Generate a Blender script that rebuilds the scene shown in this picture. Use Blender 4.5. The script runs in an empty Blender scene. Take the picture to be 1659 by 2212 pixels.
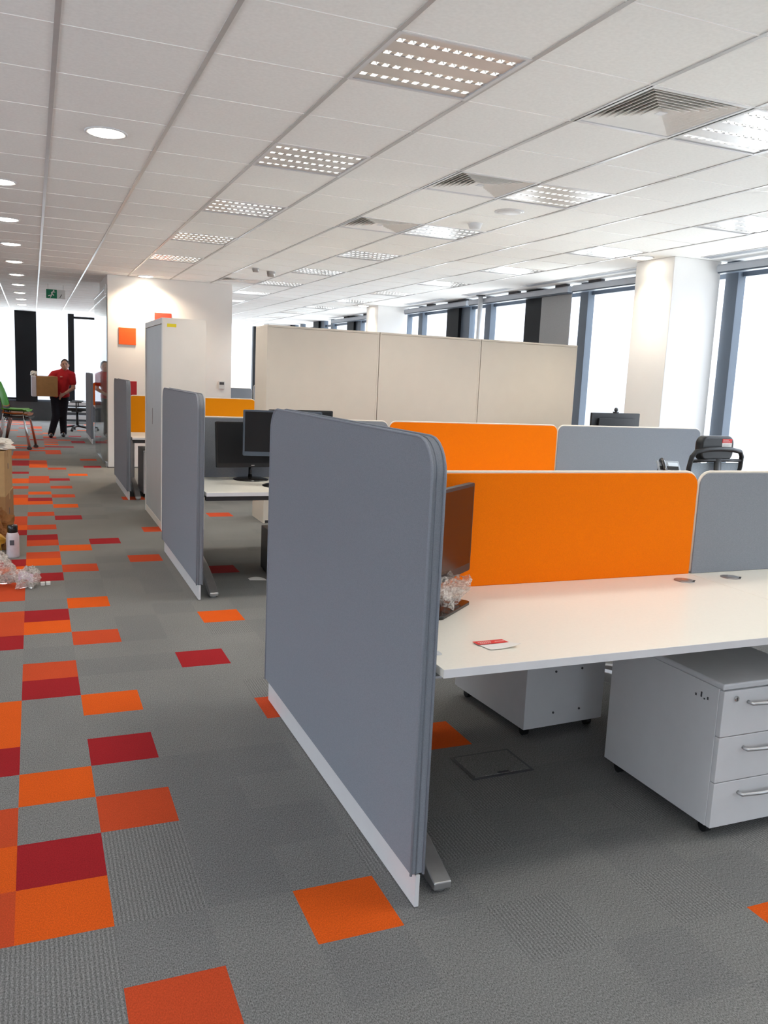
import bpy, bmesh, math, random
from mathutils import Vector, Matrix
random.seed(7)
S = bpy.context.scene
COL = S.collection
PI = math.pi

# ------------------------------------------------------------------ materials
def new_mat(name):
    m = bpy.data.materials.new(name); m.use_nodes = True
    nt = m.node_tree; nt.nodes.clear()
    out = nt.nodes.new('ShaderNodeOutputMaterial')
    return m, nt, out

def mat(name, col, rough=.5, metal=0., spec=.5, noise=None, bump=None, emit=None, coat=0., sheen=0.):
    """principled with optional noise mottling (scale, amount) and bump (scale, strength)"""
    m, nt, out = new_mat(name)
    b = nt.nodes.new('ShaderNodeBsdfPrincipled')
    b.inputs['Base Color'].default_value = (*col, 1)
    b.inputs['Roughness'].default_value = rough
    b.inputs['Metallic'].default_value = metal
    b.inputs['Specular IOR Level'].default_value = spec
    b.inputs['Coat Weight'].default_value = coat
    b.inputs['Sheen Weight'].default_value = sheen
    if emit:
        b.inputs['Emission Color'].default_value = (*emit[0], 1)
        b.inputs['Emission Strength'].default_value = emit[1]
    if noise or bump:
        tc = nt.nodes.new('ShaderNodeTexCoord')
    if noise:
        n = nt.nodes.new('ShaderNodeTexNoise'); n.inputs['Scale'].default_value = noise[0]
        n.inputs['Detail'].default_value = 3
        nt.links.new(tc.outputs['Object'], n.inputs['Vector'])
        r = nt.nodes.new('ShaderNodeMapRange')
        r.inputs['From Min'].default_value = .3; r.inputs['From Max'].default_value = .7
        r.inputs['To Min'].default_value = 1 - noise[1]; r.inputs['To Max'].default_value = 1 + noise[1]
        nt.links.new(n.outputs['Fac'], r.inputs['Value'])
        h = nt.nodes.new('ShaderNodeVectorMath'); h.operation = 'SCALE'
        h.inputs[0].default_value = col
        nt.links.new(r.outputs['Result'], h.inputs['Scale'])
        nt.links.new(h.outputs['Vector'], b.inputs['Base Color'])
    if bump:
        n2 = nt.nodes.new('ShaderNodeTexNoise'); n2.inputs['Scale'].default_value = bump[0]
        nt.links.new(tc.outputs['Object'], n2.inputs['Vector'])
        bp = nt.nodes.new('ShaderNodeBump'); bp.inputs['Strength'].default_value = bump[1]
        bp.inputs['Distance'].default_value = .002
        nt.links.new(n2.outputs['Fac'], bp.inputs['Height'])
        nt.links.new(bp.outputs['Normal'], b.inputs['Normal'])
    nt.links.new(b.outputs['BSDF'], out.inputs['Surface'])
    return m

def carpet(name, col, stripes=0., grain=.62, rot=0):
    m, nt, out = new_mat(name)
    b = nt.nodes.new('ShaderNodeBsdfPrincipled')
    b.inputs['Roughness'].default_value = .95
    b.inputs['Specular IOR Level'].default_value = .12
    b.inputs['Sheen Weight'].default_value = .0
    tc = nt.nodes.new('ShaderNodeTexCoord')
    mp = nt.nodes.new('ShaderNodeMapping')
    mp.inputs['Scale'].default_value = (1.9, 1., 1.) if not rot else (1., 1.9, 1.)
    nt.links.new(tc.outputs['Object'], mp.inputs['Vector'])
    n = nt.nodes.new('ShaderNodeTexNoise'); n.inputs['Scale'].default_value = 165; n.inputs['Detail'].default_value = 4
    n.inputs['Roughness'].default_value = .7
    nt.links.new(mp.outputs['Vector'], n.inputs['Vector'])
    r = nt.nodes.new('ShaderNodeMapRange')
    r.inputs['From Min'].default_value = .32; r.inputs['From Max'].default_value = .68
    r.inputs['To Min'].default_value = 1 - grain; r.inputs['To Max'].default_value = 1 + grain
    nt.links.new(n.outputs['Fac'], r.inputs['Value'])
    big = nt.nodes.new('ShaderNodeTexNoise'); big.inputs['Scale'].default_value = 2.3
    nt.links.new(tc.outputs['Object'], big.inputs['Vector'])
    r2 = nt.nodes.new('ShaderNodeMapRange'); r2.inputs['To Min'].default_value = .9; r2.inputs['To Max'].default_value = 1.1
    nt.links.new(big.outputs['Fac'], r2.inputs['Value'])
    mul = nt.nodes.new('ShaderNodeMath'); mul.operation = 'MULTIPLY'
    nt.links.new(r.outputs['Result'], mul.inputs[0]); nt.links.new(r2.outputs['Result'], mul.inputs[1])
    fac = mul.outputs[0]
    if stripes:
        w = nt.nodes.new('ShaderNodeTexWave'); w.wave_type = 'BANDS'; w.bands_direction = 'Y' if rot else 'X'
        w.inputs['Scale'].default_value = 27; w.inputs['Distortion'].default_value = 1.6
        w.inputs['Detail'].default_value = 2; w.inputs['Detail Scale'].default_value = 3
        nt.links.new(tc.outputs['Object'], w.inputs['Vector'])
        r3 = nt.nodes.new('ShaderNodeMapRange'); r3.inputs['To Min'].default_value = 1 - stripes; r3.inputs['To Max'].default_value = 1 + stripes * .5
        nt.links.new(w.outputs['Fac'], r3.inputs['Value'])
        m2 = nt.nodes.new('ShaderNodeMath'); m2.operation = 'MULTIPLY'
        nt.links.new(fac, m2.inputs[0]); nt.links.new(r3.outputs['Result'], m2.inputs[1]); fac = m2.outputs[0]
    h = nt.nodes.new('ShaderNodeVectorMath'); h.operation = 'SCALE'; h.inputs[0].default_value = col
    nt.links.new(fac, h.inputs['Scale']); nt.links.new(h.outputs['Vector'], b.inputs['Base Color'])
    bp = nt.nodes.new('ShaderNodeBump'); bp.inputs['Strength'].default_value = .35; bp.inputs['Distance'].default_value = .003
    nt.links.new(fac, bp.inputs['Height']); nt.links.new(bp.outputs['Normal'], b.inputs['Normal'])
    nt.links.new(b.outputs['BSDF'], out.inputs['Surface'])
    return m

def glass_mat(name, tint=(1, 1, 1), refl=.06, rough=0.):
    m, nt, out = new_mat(name)
    t = nt.nodes.new('ShaderNodeBsdfTransparent'); t.inputs['Color'].default_value = (*tint, 1)
    g = nt.nodes.new('ShaderNodeBsdfGlossy'); g.inputs['Roughness'].default_value = rough
    f = nt.nodes.new('ShaderNodeLayerWeight'); f.inputs['Blend'].default_value = .5
    pw = nt.nodes.new('ShaderNodeMath'); pw.operation = 'POWER'; pw.inputs[1].default_value = 5
    nt.links.new(f.outputs['Facing'], pw.inputs[0])
    ma = nt.nodes.new('ShaderNodeMapRange'); ma.inputs['To Min'].default_value = .04; ma.inputs['To Max'].default_value = .9
    nt.links.new(pw.outputs[0], ma.inputs['Value'])
    mx = nt.nodes.new('ShaderNodeMixShader')
    nt.links.new(ma.outputs['Result'], mx.inputs['Fac'])
    nt.links.new(t.outputs['BSDF'], mx.inputs[1]); nt.links.new(g.outputs['BSDF'], mx.inputs[2])
    nt.links.new(mx.outputs['Shader'], out.inputs['Surface'])
    return m

M = {}
M['ceil'] = mat('ceiling tile', (.87, .88, .87), .9, noise=(60, .03))
M['plaster'] = mat('ceiling plaster', (.82, .82, .81), .85, noise=(5, .01))
M['runner'] = mat('shade grey ceiling runner', (.43, .425, .42), .30, spec=.35, noise=(20, .03))  # grey puts the shade along the runner gaps into the colour
M['runner_w'] = mat('white ceiling runner', (.86, .85, .83), .45, noise=(20, .02))
M['wall'] = mat('white paint', (.83, .81, .79), .8, noise=(3, .012))
M['wall2'] = mat('column paint', (.80, .79, .78), .8, noise=(3, .012))
M['spandrel'] = mat('dark sill panel', (.055, .058, .062), .6, noise=(4, .1))
M['black'] = mat('black pier cladding', (.010, .011, .013), .55, spec=.2, noise=(3, .1))
M['mullion'] = mat('blue grey window frame', (.085, .11, .145), .45, noise=(5, .04))
M['blindbox'] = mat('blind cassette', (.42, .45, .50), .5, noise=(6, .03))
M['blind'] = mat('grey blind fabric', (.36, .37, .38), .9, noise=(90, .05))
M['glass'] = glass_mat('window pane')
M['gl_door'] = glass_mat('clear partition glass', (.95, .97, .96))
M['grey'] = mat('grey screen fabric', (.242, .260, .295), .95, spec=.1, noise=(420, .10), bump=(700, .25))
M['greypipe'] = mat('grey fabric piping', (.275, .295, .335), .9, spec=.1, noise=(300, .08))
M['orange'] = mat('orange screen fabric', (.88, .185, .003), .95, spec=.1, noise=(420, .06), bump=(700, .2))
M['amber'] = mat('amber screen fabric', (.78, .27, .006), .95, spec=.1, noise=(420, .06))
M['orange2'] = mat('red orange screen fabric', (.75, .10, .006), .95, spec=.1, noise=(420, .06))
M['trimw'] = mat('cream edge trim', (.80, .72, .62), .5, noise=(10, .03))
M['desk'] = mat('white desk laminate', (.88, .845, .755), .38, noise=(90, .012), coat=.1)
M['edge'] = mat('white desk edge', (.80, .79, .80), .4, noise=(20, .01))
M['white'] = mat('white laminate', (.68, .68, .69), .4, noise=(15, .015))
M['whitem'] = mat('white metal', (.62, .625, .64), .4, noise=(15, .02))
M['silver'] = mat('silver lacquered steel', (.55, .55, .56), .3, metal=.85, noise=(30, .05))
M['chrome'] = mat('polished metal', (.75, .75, .76), .12, metal=1., noise=(10, .02))
M['alu'] = mat('louvre aluminium', (.80, .79, .78), .2, metal=1., noise=(12, .02))
M['panelalu'] = mat('satin louvre panel', (.62, .60, .585), .32, metal=.7, noise=(12, .02))
M['darkgap'] = mat('dark recess', (.05, .05, .055), .7, noise=(10, .1))
M['dkmetal'] = mat('dark grey steel', (.06, .062, .068), .45, noise=(20, .1))
M['blackpl'] = mat('black plastic', (.012, .012, .013), .4, noise=(50, .15))
M['blackgl'] = mat('gloss black plastic', (.014, .013, .013), .12, noise=(30, .1))
M['screen2'] = mat('matte monitor glass', (.014, .015, .017), .45, spec=.25, noise=(5, .1))
M['screen'] = mat('monitor glass', (.010, .009, .009), .16, noise=(5, .1))
M['tube'] = mat('lamp tube', (.9, .9, .9), .4, emit=((.95, 1., .97), 5.0), noise=(9, .01))
M['disc'] = mat('downlight diffuser', (.9, .9, .88), .4, emit=((1., .93, .78), 7.0), noise=(9, .01))
M['cab'] = mat('beige cabinet laminate', (.76, .695, .60), .5, noise=(6, .015))
M['cab2'] = mat('light cabinet laminate', (.84, .79, .725), .5, noise=(6, .015))
M['cabface'] = mat('tambour door', (.47, .50, .51), .45, noise=(6, .02))
M['cabedge'] = mat('pale cabinet edge', (.74, .73, .70), .45, noise=(6, .015))
M['sq_o'] = mat('orange wall square', (.85, .12, .012), .7, noise=(30, .03))
M['sq_r'] = mat('coral wall square', (.75, .05, .025), .7, noise=(30, .03))
M['sq_d'] = mat('dark red wall square', (.36, .008, .016), .7, noise=(30, .03))
M['yellow'] = mat('yellow sticker', (.85, .68, .02), .6, noise=(40, .03))
M['red'] = mat('red print', (.72, .025, .025), .5, noise=(60, .05))
M['paper'] = mat('white card', (.85, .83, .80), .6, noise=(60, .02))
M['pinkp'] = mat('pale print', (.85, .45, .42), .6, noise=(60, .03))
M['greyp'] = mat('grey print', (.5, .49, .48), .6, noise=(60, .03))
M['board'] = mat('cardboard', (.42, .23, .09), .85, noise=(14, .06))
M['board2'] = mat('pale cardboard', (.52, .33, .15), .85, noise=(14, .06))
M['board3'] = mat('tan carton', (.36, .19, .075), .85, noise=(14, .06))
M['kraft'] = mat('kraft paper', (.30, .13, .04), .85, noise=(20, .2))
M['yellowbag'] = mat('yellow bag', (.62, .36, .04), .4, noise=(20, .15))
M['plast'] = mat('milky plastic film', (.72, .69, .64), .22, noise=(25, .12))
M['lilac'] = mat('lilac label', (.62, .50, .58), .6, noise=(50, .08))
M['labelw'] = mat('white label', (.66, .62, .66), .6, noise=(50, .05))
M['green_s'] = mat('exit sign green', (.0, .22, .10), .5, noise=(40, .03))
M['sign_w'] = mat('exit sign white', (.82, .84, .83), .5, noise=(40, .02))
M['chair_g'] = mat('green shell plastic', (.055, .30, .02), .4, noise=(20, .05))
M['chair_o'] = mat('orange shell plastic', (.50, .13, .02), .4, noise=(20, .05))
M['skin'] = mat('skin', (.56, .31, .22), .55, noise=(30, .05))
M['hair'] = mat('dark brown hair', (.045, .028, .02), .7, noise=(120, .3))
M['shirt'] = mat('red cotton shirt', (.50, .012, .018), .9, noise=(60, .08))
M['trous'] = mat('black trousers', (.012, .012, .02), .9, noise=(60, .15))
M['shoe'] = mat('dark shoes', (.03, .03, .03), .5, noise=(40, .1))
M['phone'] = mat('phone silver plastic', (.30, .33, .37), .4, noise=(30, .05))
M['lcd'] = mat('phone display', (.62, .68, .74), .25, noise=(30, .03))
M['mesh'] = mat('pale chair mesh', (.45, .52, .58), .7, noise=(200, .15))
M['grom'] = mat('grey grommet plastic', (.36, .34, .33), .35, metal=.5, noise=(30, .05))
M['bin'] = mat('dark blue grey laminate', (.10, .115, .135), .5, noise=(20, .05))

def wrap_mat():
    m, nt, out = new_mat('clear crinkled film')
    t = nt.nodes.new('ShaderNodeBsdfTransparent'); t.inputs['Color'].default_value = (.93, .93, .93, 1)
    g = nt.nodes.new('ShaderNodeBsdfPrincipled'); g.inputs['Base Color'].default_value = (.80, .77, .72, 1)
    g.inputs['Roughness'].default_value = .28
    n = nt.nodes.new('ShaderNodeTexNoise'); n.inputs['Scale'].default_value = 17
    r = nt.nodes.new('ShaderNodeMapRange'); r.inputs['From Min'].default_value = .35; r.inputs['From Max'].default_value = .65
    r.inputs['To Min'].default_value = .12; r.inputs['To Max'].default_value = .62
    nt.links.new(n.outputs['Fac'], r.inputs['Value'])
    mx = nt.nodes.new('ShaderNodeMixShader'); nt.links.new(r.outputs['Result'], mx.inputs['Fac'])
    nt.links.new(t.outputs['BSDF'], mx.inputs[1]); nt.links.new(g.outputs['BSDF'], mx.inputs[2])
    nt.links.new(mx.outputs['Shader'], out.inputs['Surface']); return m
M['wrap'] = wrap_mat()

# ------------------------------------------------------------------ mesh builder
class MB:
    def __init__(s): s.v = []; s.f = []; s.m = []
    def add(s, vs, fs, mi=0):
        o = len(s.v); s.v += [tuple(p) for p in vs]
        s.f += [tuple(i + o for i in f) for f in fs]; s.m += [mi] * len(fs); return s
    def box(s, x0, x1, y0, y1, z0, z1, mi=0, T=None):
        vs = [(x, y, z) for z in (z0, z1) for y in (y0, y1) for x in (x0, x1)]
        if T is not None: vs = [T @ Vector(p) for p in vs]
        return s.add(vs, [(0, 2, 3, 1), (4, 5, 7, 6), (0, 1, 5, 4), (2, 6, 7, 3), (0, 4, 6, 2), (1, 3, 7, 5)], mi)
    def prism(s, poly, a, b, axis='x', mi=0, T=None):
        """poly: 2D outline, extruded from a to b along axis; the other two axes in order"""
        n = len(poly)
        def P(p, t):
            if axis == 'x': q = (t, p[0], p[1])
            elif axis == 'y': q = (p[0], t, p[1])
            else: q = (p[0], p[1], t)
            return T @ Vector(q) if T is not None else q
        vs = [P(p, a) for p in poly] + [P(p, b) for p in poly]
        fs = [tuple(range(n))[::-1], tuple(range(n, 2 * n))] + [(i, (i + 1) % n, n + (i + 1) % n, n + i) for i in range(n)]
        return s.add(vs, fs, mi)
    def tube(s, pts, r, seg=10, mi=0, closed=False, flat=1.):
        pts = [Vector(p) for p in pts]; n = len(pts)
        rs = r if isinstance(r, (list, tuple)) else [r] * n
        rings = []
        up0 = None
        for i, p in enumerate(pts):
            a = pts[(i - 1) % n] if (i > 0 or closed) else p
            b = pts[(i + 1) % n] if (i < n - 1 or closed) else p
            d = (b - a).normalized()
            if up0 is None:
                up0 = Vector((0, 0, 1)) if abs(d.z) < .9 else Vector((1, 0, 0))
            x = d.cross(up0)
            if x.length < 1e-4: x = d.cross(Vector((0, 1, 0)))
            x.normalize(); y = x.cross(d).normalized(); up0 = y
            rings.append([p + (x * math.cos(2 * PI * k / seg) + y * math.sin(2 * PI * k / seg) * flat) * rs[i] for k in range(seg)])
        vs = [q for ring in rings for q in ring]; fs = []
        m = n if closed else n - 1
        for i in range(m):
            j = (i + 1) % n
            for k in range(seg):
                l = (k + 1) % seg
                fs.append((i * seg + k, i * seg + l, j * seg + l, j * seg + k))
        if not closed:
            fs.append(tuple(range(seg))[::-1]); fs.append(tuple((n - 1) * seg + k for k in range(seg)))
        return s.add(vs, fs, mi)
    def cyl(s, p0, p1, r, seg=16, mi=0, r1=None):
        return s.tube([p0, p1], [r, r if r1 is None else r1], seg, mi)
    def ell(s, c, rx, ry, rz, seg=14, rings=9, mi=0, T=None):
        vs = []; fs = []
        for i in range(rings + 1):
            th = PI * i / rings
            for k in range(seg):
                a = 2 * PI * k / seg
                p = Vector((rx * math.sin(th) * math.cos(a), ry * math.sin(th) * math.sin(a), rz * math.cos(th)))
                if T is not None: p = T @ p
                vs.append(Vector(c) + p)
        for i in range(rings):
            for k in range(seg):
                l = (k + 1) % seg
                fs.append((i * seg + k, (i + 1) * seg + k, (i + 1) * seg + l, i * seg + l))
        return s.add(vs, fs, mi)
    def lathe(s, prof, c=(0, 0, 0), seg=24, mi=0):
        vs = []; fs = []; n = len(prof)
        for r, z in prof:
            for k in range(seg):
                a = 2 * PI * k / seg
                vs.append((c[0] + r * math.cos(a), c[1] + r * math.sin(a), c[2] + z))
        for i in range(n - 1):
            for k in range(seg):
                l = (k + 1) % seg
                fs.append((i * seg + k, i * seg + l, (i + 1) * seg + l, (i + 1) * seg + k))
        return s.add(vs, fs, mi)
    def grid(s, fn, nu, nv, mi=0):
        vs = [fn(i / nu, j / nv) for j in range(nv + 1) for i in range(nu + 1)]
        fs = [(j * (nu + 1) + i, j * (nu + 1) + i + 1, (j + 1) * (nu + 1) + i + 1, (j + 1) * (nu + 1) + i) for j in range(nv) for i in range(nu)]
        return s.add(vs, fs, mi)
    def build(s, name, mats, parent=None, bevel=0., smooth=False, seg=2, loc=None, clean=False):
        me = bpy.data.meshes.new(name); me.from_pydata(s.v, [], s.f); me.update()
        bm = bmesh.new(); bm.from_mesh(me)
        if clean: bmesh.ops.remove_doubles(bm, verts=bm.verts, dist=1e-5)
        bmesh.ops.recalc_face_normals(bm, faces=bm.faces); bm.to_mesh(me); bm.free()
        for m in (mats if isinstance(mats, (list, tuple)) else [mats]): me.materials.append(m)
        if len(me.materials) > 1 and len(s.m) == len(me.polygons):
            me.polygons.foreach_set('material_index', s.m)
        if smooth: me.polygons.foreach_set('use_smooth', [True] * len(me.polygons))
        o = bpy.data.objects.new(name, me); COL.objects.link(o)
        if parent is not None: o.parent = parent
        if loc is not None: o.location = loc
        if bevel:
            b = o.modifiers.new('bevel', 'BEVEL'); b.width = bevel; b.segments = seg; b.limit_method = 'ANGLE'; b.angle_limit = .6
            if not smooth:
                w = o.modifiers.new('wn', 'WEIGHTED_NORMAL'); me.polygons.foreach_set('use_smooth', [True] * len(me.polygons))
        return o

def rot(rx=0, ry=0, rz=0, t=(0, 0, 0)):
    return Matrix.Translation(t) @ Matrix.Rotation(rz, 4, 'Z') @ Matrix.Rotation(ry, 4, 'Y') @ Matrix.Rotation(rx, 4, 'X')

def tag(o, label, cat, group=None, kind=None):
    o['label'] = label; o['category'] = cat
    if group: o['group'] = group
    if kind: o['kind'] = kind
    return o
def thing(name, label, cat, loc=(0, 0, 0), rz=0., group=None):
    o = bpy.data.objects.new(name, None); COL.objects.link(o)
    o.empty_display_size = .1
    o.location = loc; o.rotation_euler = (0, 0, rz)
    return tag(o, label, cat, group)
def struct(o):
    o['kind'] = 'structure'; return o
def dup(root, loc, rz=None, label=None, group=None):
    r = root.copy(); COL.objects.link(r); r.location = loc
    if rz is not None: r.rotation_euler = (0, 0, rz)
    if label: r['label'] = label
    if group: r['group'] = group
    def rec(a, b):
        for ch in [c for c in bpy.data.objects if c.parent == a]:
            d = ch.copy(); COL.objects.link(d); d.parent = b; rec(ch, d)
    rec(root, r)
    return r

# ------------------------------------------------------------------ key dimensions
H = 2.813                      # ceiling height
XL, XW, YN, YF = -4.8, 7.1, -7.2, 21.0
g = .6

# ------------------------------------------------------------------ camera
cam = bpy.data.cameras.new('camera'); co = bpy.data.objects.new('camera', cam); COL.objects.link(co)
co.location = (.48714, -3.19749, 1.49855); co.rotation_euler = (1.41418, -.04455, -.38981)
cam.sensor_fit = 'HORIZONTAL'; cam.sensor_width = 36; cam.lens = 1822.82 * 36 / 1659; cam.clip_start = .05; cam.clip_end = 200
S.camera = co

# ------------------------------------------------------------------ floor: 250 mm carpet tiles
OX, OY = .41509, -.01461
pat = {}
def put(c, rows, k):
    for r in rows: pat[(c, r)] = k
G0, G1, G2, O, R, D = 0, 1, 2, 3, 4, 5
put(0, (-1, -4), O); put(0, (-3,), D); put(0, (-2,), G0)
put(1, (-2,), R); put(1, (-6,), R)
put(-1, (-2, -4), R); put(-1, (-3,), O)
put(0, (4,), R); put(0, (3,), D)
put(1, (2,), O); put(1, (0,), D)
put(-1, (1, 2), O); put(-1, (0,), D)
put(1, (9,), O); put(0, (8,), D); put(0, (7,), O); put(-1, (7, 8), R); put(-1, (6,), D); put(1, (6,), R)
put(4, (7,), O); put(3, (4,), D); put(3, (-5,), O); put(4, (1,), R); put(6, (-1,), O); put(8, (-7,), O)
put(0, (41,), O); put(0, (43, 42), R); put(0, (40,), O); put(0, (35,), R); put(0, (33, 34), R); put(0, (29,), O); put(0, (27,), D); put(0, (26,), O)
put(0, (23,), R); put(0, (20,), R); put(0, (18,), D); put(0, (17,), R); put(0, (15,), R); put(0, (14,), O); put(0, (12,), D)
put(1, (48, 49, 50), R); put(1, (39,), R); put(1, (34,), D); put(1, (31,), R); put(1, (28,), R); put(1, (25,), O); put(1, (22,), D); put(1, (16,), O); put(1, (13,), R)
put(-1, (47, 48, 49), R); put(-1, (45, 46), O); put(-1, (41, 42, 43), D); put(-1, (37,), D); put(-1, (33, 34), O); put(-1, (31,), R); put(-1, (28,), R)
put(-1, (26, 27), O); put(-1, (21, 22), R); put(-1, (20,), O); put(-1, (19,), D); put(-1, (14,), D); put(-1, (13,), O); put(-1, (10, 11), R)
put(2, (36,), O); put(3, (14,), R); put(2, (17,), D); put(4, (19,), R); put(7, (22,), R); put(5, (12,), D); put(8, (16,), R)
put(3, (40,), D); put(3, (44,), R); put(4, (27,), R)
rr = random.Random(3)
def tile_kind(c, r):
    if (c, r) in pat: return pat[(c, r)]
    u = rr.random()
    if r >= 50 or c <= -2:
        if c <= 1 and c >= -2 and u < (.16 if r > 54 else .35): return rr.choice([O, R, D, R])
        if u < .10: return rr.choice([O, R, D])
    elif c >= 17 or (r > 6 and c >= 12) or (r > 20 and c > 5):
        if u < .07: return rr.choice([O, R, D])
    q = ((c // 2) * 7 + (r // 2) * 13 + (c * r) // 5) % 11
    if (c, r) in ((0, -5), (0, -6), (-1, -5), (-1, -6), (1, -3), (1, -4)): return G2
    return G2 if q in (2, 6) and r < 8 and (c > 3 or r < -2) else (G1 if q in (1, 4, 8) else G0)
mb = MB()
c0, c1 = math.floor((XL - OX) / .25), math.ceil((XW - OX) / .25)
r0, r1 = math.floor((YN - OY) / .25), math.ceil((YF - OY) / .25)
for c in range(c0, c1):
    for r in range(r0, r1):
        xa, xb = max(XL, OX + c * .25), min(XW, OX + c * .25 + .25)
        ya, yb = max(YN, OY + r * .25), min(YF, OY + r * .25 + .25)
        if xb - xa < 1e-6 or yb - ya < 1e-6: continue
        mb.add([(xa, ya, 0), (xb, ya, 0), (xb, yb, 0), (xa, yb, 0)], [(0, 1, 2, 3)], tile_kind(c, r))
floor = struct(mb.build('floor', [
    carpet('grey carpet', (.222, .220, .212)), carpet('darker grey carpet', (.206, .205, .200)),
    carpet('ribbed grey carpet', (.225, .223, .216), stripes=.24),
    carpet('orange carpet', (.72, .105, .010), grain=.22), carpet('red orange carpet', (.56, .072, .022), grain=.22),
    carpet('dark red carpet', (.34, .016, .020), grain=.22)], clean=True))

# ------------------------------------------------------------------ ceiling with openings for the fittings
LAMPS = []           # (ix, jy) grid cells
for k in range(-3, 5): LAMPS.append((3, 3 * k))              # row over the end screens
for k in range(-3, 11): LAMPS.append((6, 3 * k))             # middle row
for k in range(-3, 11): LAMPS.append((9, 3 * k))             # row by the windows
for k in range(6, 11): LAMPS.append((3, 3 * k))
for k in range(-2, 11): LAMPS.append((-4, 3 * k))
VENTS = [(5, 0), (5, 3), (5, 6), (5, 15), (5, 21), (5, 27), (5, -6)]
holes = set(LAMPS) | set(VENTS)
mb = MB()
for i in range(-8, 10):
    for j in range(-12, 35):
        if (i, j) in holes: continue
        mb.add([(i * g, j * g, H), (i * g + g, j * g, H), (i * g + g, j * g + g, H), (i * g, j * g + g, H)], [(0, 1, 2, 3)], 0)
mb.add([(6.0, YN, H), (XW, YN, H), (XW, YF, H), (6.0, YF, H)], [(0, 1, 2, 3)], 1)
for i in range(-8, 11):       # runners along the aisle
    mb.box(i * g - .011, i * g + .011, YN, YF, H - .004, H + .001, 2)
for j in range(-12, 36):
    mb.box(-4.8, 6.0, j * g - .004, j * g + .004, H - .003, H + .001, 3)
mb.box(XL, XW, YN, YF, H + .16, H + .18, 1)  # unseen slab added above the tiles to block outside light
ceiling = struct(mb.build('ceiling', [M['ceil'], M['plaster'], M['runner'], M['runner_w']]))

# ------------------------------------------------------------------ walls
mb = MB(); mb.box(XL - .15, XL, YN, YF, 0, .6); mb.box(XL - .15, XL, YN, YF, 2.6, H + .18)
LW = [(-5.6, -3.2), (-2.4, .2), (1.2, 3.8)]
yy0 = YN
for a_, b_ in LW: mb.box(XL - .15, XL, yy0, a_, .6, 2.6); yy0 = b_
mb.box(XL - .15, XL, yy0, YF, .6, 2.6); struct(mb.build('wall_left', M['wall']))
for k, (a_, b_) in enumerate(LW):  # unseen left windows, added to raise the light level
    mb = MB(); mb.box(XL - .08, XL - .07, a_, b_, .6, 2.6); struct(mb.build('window_%d' % (40 + k), M['glass']))
# right, far and near facades share one bay: mullion, narrow pane, pier, wide pane
PITCH = 2.48
SILL = .5
# right facade: runs towards +y, outward +x -> local x = +y, local y must be +x : mirror handled by choosing direction
def facade_right():
    m0 = 6.04 - 5 * PITCH
    for k in range(12):
        y0 = m0 + k * PITCH
        w = bpy.data.objects.new('window_%d' % (k + 1), None); COL.objects.link(w); struct(w); w.location = (7.0, y0, 0)
        top = min(H, H)
        def bx(a, x0, x1, s0, s1, z0, z1):
            s0 = min(s0, YF - y0); s1 = min(s1, YF - y0)
            if s1 - s0 > .002: a.box(x0, x1, s0, s1, z0, z1)
        def mk(name, mm, boxes, bevel=0):
            a = MB()
            for b in boxes: bx(a, *b)
            if a.v: a.build(name, mm, w, bevel=bevel)
        mk('mullion', M['mullion'], [(-.02, .08, -.085, .085, SILL, H)], .004)
        if k != 5: mk('side_panel', M['mullion'], [(.0, .10, .62, .92, SILL, H)])
        mk('pier', M['black'], [(-.05, .14, .92, 1.35, SILL, H)], .004)
        mk('transom', M['mullion'], [(.04, .10, .085, .92, SILL, SILL + .05), (.04, .10, 1.35, PITCH - .085, SILL, SILL + .05),
                                     (.04, .10, .085, .92, 2.66, 2.71), (.04, .10, 1.35, PITCH - .085, 2.66, 2.71)])
        mk('pane', M['glass'], [(.065, .075, .085, .92, SILL + .05, H)])
        mk('pane', M['glass'], [(.065, .075, 1.35, PITCH - .085, SILL + .05, H)])
facade_right()
mb = MB(); mb.box(6.98, 7.2, YN, YF, 0, SILL); struct(mb.build('wall_right', M['spandrel']))
# far facade: local x = +x, outward +y
m0 = 1.44 - 3 * PITCH
for k in range(6):
    x0 = m0 + k * PITCH
    w = bpy.data.objects.new('window_%d' % (20 + k), None); COL.objects.link(w); struct(w); w.location = (x0, YF, 0)
    def mk(name, mm, boxes, bevel=0):
        a = MB()
        for s0, s1, y0, y1, z0, z1 in boxes:
            s0 = max(s0, XL - x0); s1 = min(s1, XW - x0)
            if s1 - s0 > .002: a.box(s0, s1, y0, y1, z0, z1)
        if a.v: a.build(name, mm, w, bevel=bevel)
    mk('mullion', M['black'], [(-.07, .08, -.04, .12, SILL, H)], .004)
    mk('pier', M['black'], [(1.12, 1.64, -.06, .14, SILL, H)], .004)
    mk('transom', M['black'], [(.08, 1.12, .04, .10, 2.70, 2.76)] if k >= 3 else [(.08, 1.12, .04, .10, SILL + .05, SILL + .09)])
    mk('sill_rail', M['mullion'], [(.08, 1.12, .0, .10, SILL, SILL + .05), (1.64, PITCH - .07, .0, .10, SILL, SILL + .05)])
    mk('pane', M['glass'], [(.08, 1.12, .065, .075, SILL + .05, H)])
    mk('pane', M['glass'], [(1.64, PITCH - .07, .065, .075, SILL + .05, H)])
mb = MB(); mb.box(XL, XW + .1, YF - .02, YF + .15, 0, SILL); struct(mb.build('wall_far', M['spandrel']))
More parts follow.
